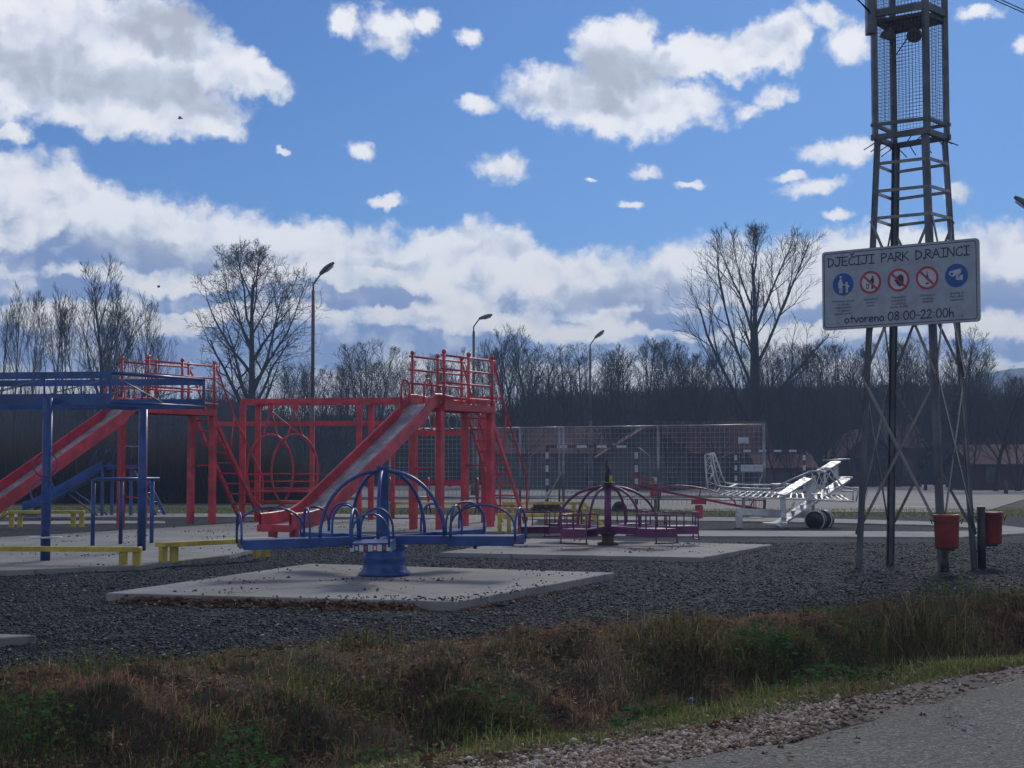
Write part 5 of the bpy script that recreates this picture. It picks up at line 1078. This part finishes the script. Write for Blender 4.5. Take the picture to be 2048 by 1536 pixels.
for k in range(170):
    t = random.random(); a, b = S1[1].lerp(S1[0], random.random()**2*.35) if k % 2 else S1[1].lerp(S1[2], random.random()**1.5*.6), None; P_.append((a.x+random.gauss(-.02, .1), a.y+abs(random.gauss(.15, .12)), .104))
P_ = np.array(P_); stones('scattered_crumbs', P_, RNG.gamma(3, .0028, len(P_))+.004, 'crumbs', label='dark stone crumbs scattered on the concrete pads')
def blades(name, pos, h, wd, m, tint, lean=.35, label=None, rng=RNG):
    n = len(pos); pos = np.asarray(pos, float); a = rng.uniform(0, 6.28, n); b = rng.uniform(0, 6.28, n); ln = np.abs(rng.normal(0, lean, n)); d_ = np.stack([np.cos(b), np.sin(b), np.zeros(n)], 1)
    s = np.stack([np.cos(a), np.sin(a), np.zeros(n)], 1)*wd[:,None]; up = np.array([0,0,1.]); L = h
    m1 = pos+d_*(L*ln*.3)[:,None]+up*(L*.5)[:,None]; m2 = pos+d_*(L*ln*.75)[:,None]+up*(L*.82*(1-ln*.15).clip(.3))[:,None]; tp_ = pos+d_*(L*ln*1.25)[:,None]+up*(L*(1-ln*.35).clip(.25))[:,None]
    v = np.stack([pos-s, pos+s, m1-s*.8, m1+s*.8, m2-s*.5, m2+s*.5, tp_], 1); F5 = np.array([(0,1,3),(0,3,2),(2,3,5),(2,5,4),(4,5,6)])
    f = (F5[None]+np.arange(n)[:,None,None]*7).reshape(-1,3); return arrays(name, v.reshape(-1,3), f, m, np.repeat(tint, 7), 'stuff', label)
def band(n, dens, xr=(-4.8, 8.5), tr=(-.05, 1.12)):
    out = []
    while len(out) < n:
        x = random.uniform(*xr); t = random.uniform(*tr); y = Sl(x)+(Gl(x)-Sl(x))*t
        if y > 17 or y < 5 or x < -.36*y-.5 or x > .5*y+.6: continue
        q = dens(x, y, t)
        if random.random() < q: out.append((x, y, gz(x, y)-.004, t))
    return np.array(out)
cl = lambda x, y, s, k: mnoise.noise(V3(x*s, y*s, k))
vh = lambda t: .36+.42*math.exp(-((t-.5)/.28)**2)
def ddry(x, y, t): return max(.0, min(1, (.15+1.0*t if t < .96 else 1.1-(t-.96)*12)))*(.35+.9*max(0, cl(x, y, 1.5, 1)+.3))
b_ = band(112000, ddry); n = len(b_); hh = (RNG.gamma(4, .014, n)+.018)*(.5+.9*np.array([max(0, .5+cl(x, y, 1.3, 2)) for x, y in b_[:,:2]]))*np.array([vh(t) for t in b_[:,3]])
arrN = np.array([cl(x, y, .9, 12) for x, y in b_[:,:2]]); blades('dry_grass', b_[:,:3], hh, RNG.uniform(.0016,.0040,n), 'drygrass', (RNG.beta(2.2,2.6,n)+arrN*.35-.25*np.exp(-((b_[:,3]-.42)/.2)**2)).clip(0,1), .95, 'reddish brown dead weeds covering the ditch bank')
def dgreen(x, y, t): return max(0, min(1, 1.15-t*1.0+.5*cl(x, y, 1.1, 4)))*(.10+1.6*max(0, cl(x, y, 1.4, 5)+.12+.35*(t < .16)))
b_ = band(76000, dgreen, tr=(-.02, .97)); n = len(b_); hh = (RNG.gamma(5, .014, n)+.02)*(.45+.8*np.array([max(0, .5+cl(x, y, 1.3, 6)) for x, y in b_[:,:2]]))*np.where(b_[:,3] < .14, .45, 1)
blades('green_grass', b_[:,:3], hh, RNG.uniform(.0016,.004,n), 'greengrass', (RNG.beta(2,2.6,n)+.25*(b_[:,3] < .25)).clip(0,1), .75, 'green and yellowing grass on the verge and in the ditch')
b_ = band(26000, lambda x, y, t: (.2+.9*t)*(.2+1.4*max(0, cl(x, y, 1.6, 21)+.2)), tr=(.1, 1.03)); b_[:,2] += RNG.uniform(.01,.13,len(b_))*np.array([vh(t) for t in b_[:,3]])
W1_ = (b_[:,:3], RNG.uniform(.005,.013,len(b_)), (RNG.beta(2.2,2.4,len(b_))-.2*np.exp(-((b_[:,3]-.42)/.2)**2)).clip(0,1))
# tall tufts
pts_ = []; hs_ = []
for (tx_, ty_, nn, rr, h0) in ((1850,1262,330,.16,.52),(1870,1275,260,.22,.42),(1930,1250,500,.4,.24),(2010,1225,600,.5,.20),(712,1322,420,.13,.20),(1440,1300,900,.36,.17),(1340,1300,400,.3,.13),(1900,1275,300,.3,.30),(1560,1300,260,.2,.13),(1520,1360,300,.15,.13),(1995,1275,500,.4,.18),(1090,1320,260,.2,.10),(250,1385,300,.3,.08)):
    g = gp(tx_, ty_)
    for _ in range(nn):
        x, y = g.x+random.gauss(0, rr), g.y+random.gauss(0, rr*.6); pts_.append((x, y, gz(x, y)-.01)); hs_.append(h0*random.uniform(.45, 1.15))
blades('tall_grass_tufts', pts_, np.array(hs_), RNG.uniform(.0018,.0042,len(pts_)), 'tuft', RNG.beta(2.8,2.2,len(pts_)), .5, 'taller straw coloured grass tufts on the bank')
def leafmesh(name, pos, size, m, tint, label, curl=.5, rng=RNG, tilt=.5):
    n = len(pos); pos = np.asarray(pos, float); base = np.array([(-1,0,0),(-.45,.42,0),(-.1,.28,0),(.3,.55,0),(.55,.25,0),(1,0,0),(.55,-.3,0),(.3,-.52,0),(-.1,-.26,0),(-.45,-.4,0)], float)
    v = np.repeat(base[None], n, 0)*size[:,None,None]*rng.uniform(.8,1.2,(n,1,3)); v[...,2] = (np.abs(v[...,1])*rng.uniform(-.2,1.1,(n,1))*curl*2+ (v[...,0]**2)*rng.uniform(-6,10,(n,1))*curl)
    v += rng.normal(0,.05,v.shape)*size[:,None,None]; a = rng.uniform(0,6.28,n); t = rng.normal(0,tilt,n); ca, sa, ct, st = np.cos(a), np.sin(a), np.cos(t), np.sin(t)
    x, y, z = v[...,0], v[...,1], v[...,2]; y2 = y*ct[:,None]-z*st[:,None]; z2 = y*st[:,None]+z*ct[:,None]
    v = np.stack([x*ca[:,None]-y2*sa[:,None], x*sa[:,None]+y2*ca[:,None], z2], 2)+pos[:,None,:]
    Fl = np.array([(0,2,1),(0,8,2),(0,9,8),(2,4,3),(2,8,6),(2,6,4),(8,7,6),(4,6,5)]); f = (Fl[None]+np.arange(n)[:,None,None]*10).reshape(-1,3)
    return arrays(name, v.reshape(-1,3), f, m, np.repeat(tint, 10), 'stuff', label)
b_ = band(8500, lambda x, y, t: (.45+.5*t if t > .1 else .14)*(.10+1.7*max(0, cl(x, y, 1.9, 7)+.12)), tr=(-.1, 1.06)); b_[:,2] += RNG.uniform(.01,.075,len(b_))
pl_ = [tuple(q[:3]) for q in b_]; szs = list(RNG.uniform(.013,.034,len(b_)))
for k in range(1700):       # leaves swept against the front of the near pad
    t = random.betavariate(1.7, 1.4)*.88+.03; a = S1[0].lerp(S1[1], t); g = abs(random.gauss(0, .075)); pl_.append((a.x, a.y-.02-g, .02+max(0, .06-g*.4)*random.random())); szs.append(random.uniform(.022,.048))
for k in range(260):
    a = S1[1].lerp(S1[2], random.random()**1.4*.8); g = abs(random.gauss(0, .07)); pl_.append((a.x+.02+g*.8, a.y-.02-g*.5, .025)); szs.append(random.uniform(.012,.028))
for k in range(500):
    x = random.uniform(-4, 5.5); y = random.uniform(Gl(x)+.1, Gl(x)+3.5); pl_.append((x, y, gz(x, y)+.03)); szs.append(random.uniform(.010,.022))
for k in range(260):
    x = random.uniform(-.3, 4.5); y = Al(x)+random.gauss(.05, .25); pl_.append((x, y, gz(x, y)+.04)); szs.append(random.uniform(.010,.024))
lt = RNG.beta(1.6,3.2,len(pl_)); lt[len(b_):len(b_)+1960] = RNG.beta(2.2,2.2,1960)
leafmesh('leaf_litter', pl_, np.array(szs), 'leaves', lt, 'curled brown oak leaves in the ditch and against the near pad')
pts_ = []
for (tx_, ty_, nn, rr) in ((500,1455,1100,.24),(470,1490,700,.2),(1600,1352,1500,.28),(1540,1290,700,.2),(1240,1395,900,.22),(60,1440,500,.2),(1000,1370,500,.2),(1320,1370,500,.2),(1750,1300,500,.2),(760,1480,400,.2),(1900,1190,300,.2)):
    g = gp(tx_, ty_)
    for _ in range(nn):
        x, y = g.x+random.gauss(0, rr), g.y+random.gauss(0, rr*.7); pts_.append((x, y, gz(x, y)+random.uniform(.02,.26)*math.exp(-((x-g.x)**2+(y-g.y)**2)/rr**2/2)))
leafmesh('green_weeds', pts_, RNG.uniform(.010,.026,len(pts_)), 'weed', RNG.beta(2,3,len(pts_)), 'dark green nettle and ivy patches on the bank', .3, tilt=.9)
leafmesh('dry_weed_heads', W1_[0], W1_[1], 'drygrass', W1_[2], 'withered weed leaves and seed heads tangled in the dead grass', .4, tilt=1.0)
# short grass beyond the playground
pts_ = []
while len(pts_) < 30000:
    D = random.uniform(37.6, 46.5) if random.random() < .8 else random.uniform(80, 84); x = random.uniform(-.37, .37)*D
    if D < 50 and x < -.03*D and D > 45: pass
    pts_.append((x, D, 0))
pts_ = np.array(pts_); pts_ = pts_[[not (q[0] > -6 and 44.5 < q[1] < 60) for q in pts_]]
blades('short_turf', pts_, RNG.uniform(.03,.10,len(pts_)), RNG.uniform(.004,.010,len(pts_)), 'greengrass', RNG.beta(2.4,1.8,len(pts_)), .5, 'short yellow-green turf strip between the paths and the court')
sh_ = root('low_shrub', gp(1094, 1024), 'low dark red clipped shrub on the grass behind the ramped beam', 'shrub'); q = sh_.location.copy(); pp = []
for _ in range(1400):
    a, e = random.uniform(0, 6.28), math.asin(random.random()); r_ = random.uniform(.7, 1.05); pp.append((q.x+.46*r_*math.cos(a)*math.cos(e), q.y+.4*r_*math.sin(a)*math.cos(e), .02+.27*r_*math.sin(e)))
o = leafmesh('foliage', pp, RNG.uniform(.02,.04,len(pp)), 'leaves', RNG.beta(1.2,5,len(pp)), None, .3, tilt=1.0); o.parent = sh_; o.matrix_parent_inverse = Matrix.Translation(-q); del o['kind']
mb = MB()
for _ in range(14): a = random.uniform(0, 6.28); mb.tube([vert(q, 0), q+V3(.32*math.cos(a), .28*math.sin(a), .2)], .012, 5)
mb.build('stems', 'twig', sh_, q)
for (x_, y_, lb, s0) in ((360, 237, 'small dark bird gliding below the large left cloud', .0), (317, 574, 'tiny dark bird between the left trees and the oak', 1)):
    c = at(x_, y_, 70); r_ = root('bird', c, lb, 'bird'); k = .22 if not s0 else .12
    MB().tube([V3(-k*.5,0,0), V3(-k*.2,0,.0), V3(k*.3,0,.01), V3(k*.6,0,0)], [.008,.035,.03,.008], 8).build('body', 'black', r_)
    for sg in (-1, 1): MB().sheet([[V3(-.05,0,.02), V3(.07,0,.02)], [V3(-.02+.02*sg,k*sg*.6,.07), V3(.06,k*sg*.6,.07)], [V3(.02,k*sg*1.3,.03), V3(.04,k*sg*1.3,.03)]]).build('wing', 'black', r_)
bl = root('litter_scrap', gp(1383, 1408, -.02), 'small crumpled scrap of blue plastic on the verge', 'litter'); MB().lathe((0,0,.01), [(.004,0),(.018,.006),(.014,.018),(.006,.024)], 7).build('scrap', 'signblue', bl)
# ------------------------------------------------------------ air
HZ = True
if HZ:
    m = bpy.data.materials.new('haze_air'); m.use_nodes = True; t = m.node_tree; t.nodes.clear(); ou = t.nodes.new('ShaderNodeOutputMaterial'); pv = t.nodes.new('ShaderNodeVolumePrincipled')
    pv.inputs['Color'].default_value = (.42, .64, 1, 1); pv.inputs['Density'].default_value = .0012; pv.inputs['Anisotropy'].default_value = .3; t.links.new(pv.outputs[0], ou.inputs['Volume'])
    mb = MB().box((0, 350, 26.5), 1400, 1200, 56); hz = mb.build('haze', m); hz['kind'] = 'stuff'
SC.cycles.volume_bounces = 0; SC.cycles.max_bounces = 6; SC.cycles.diffuse_bounces = 3; SC.cycles.glossy_bounces = 3; SC.cycles.use_denoising = True
SC.cycles.volume_step_rate = 10
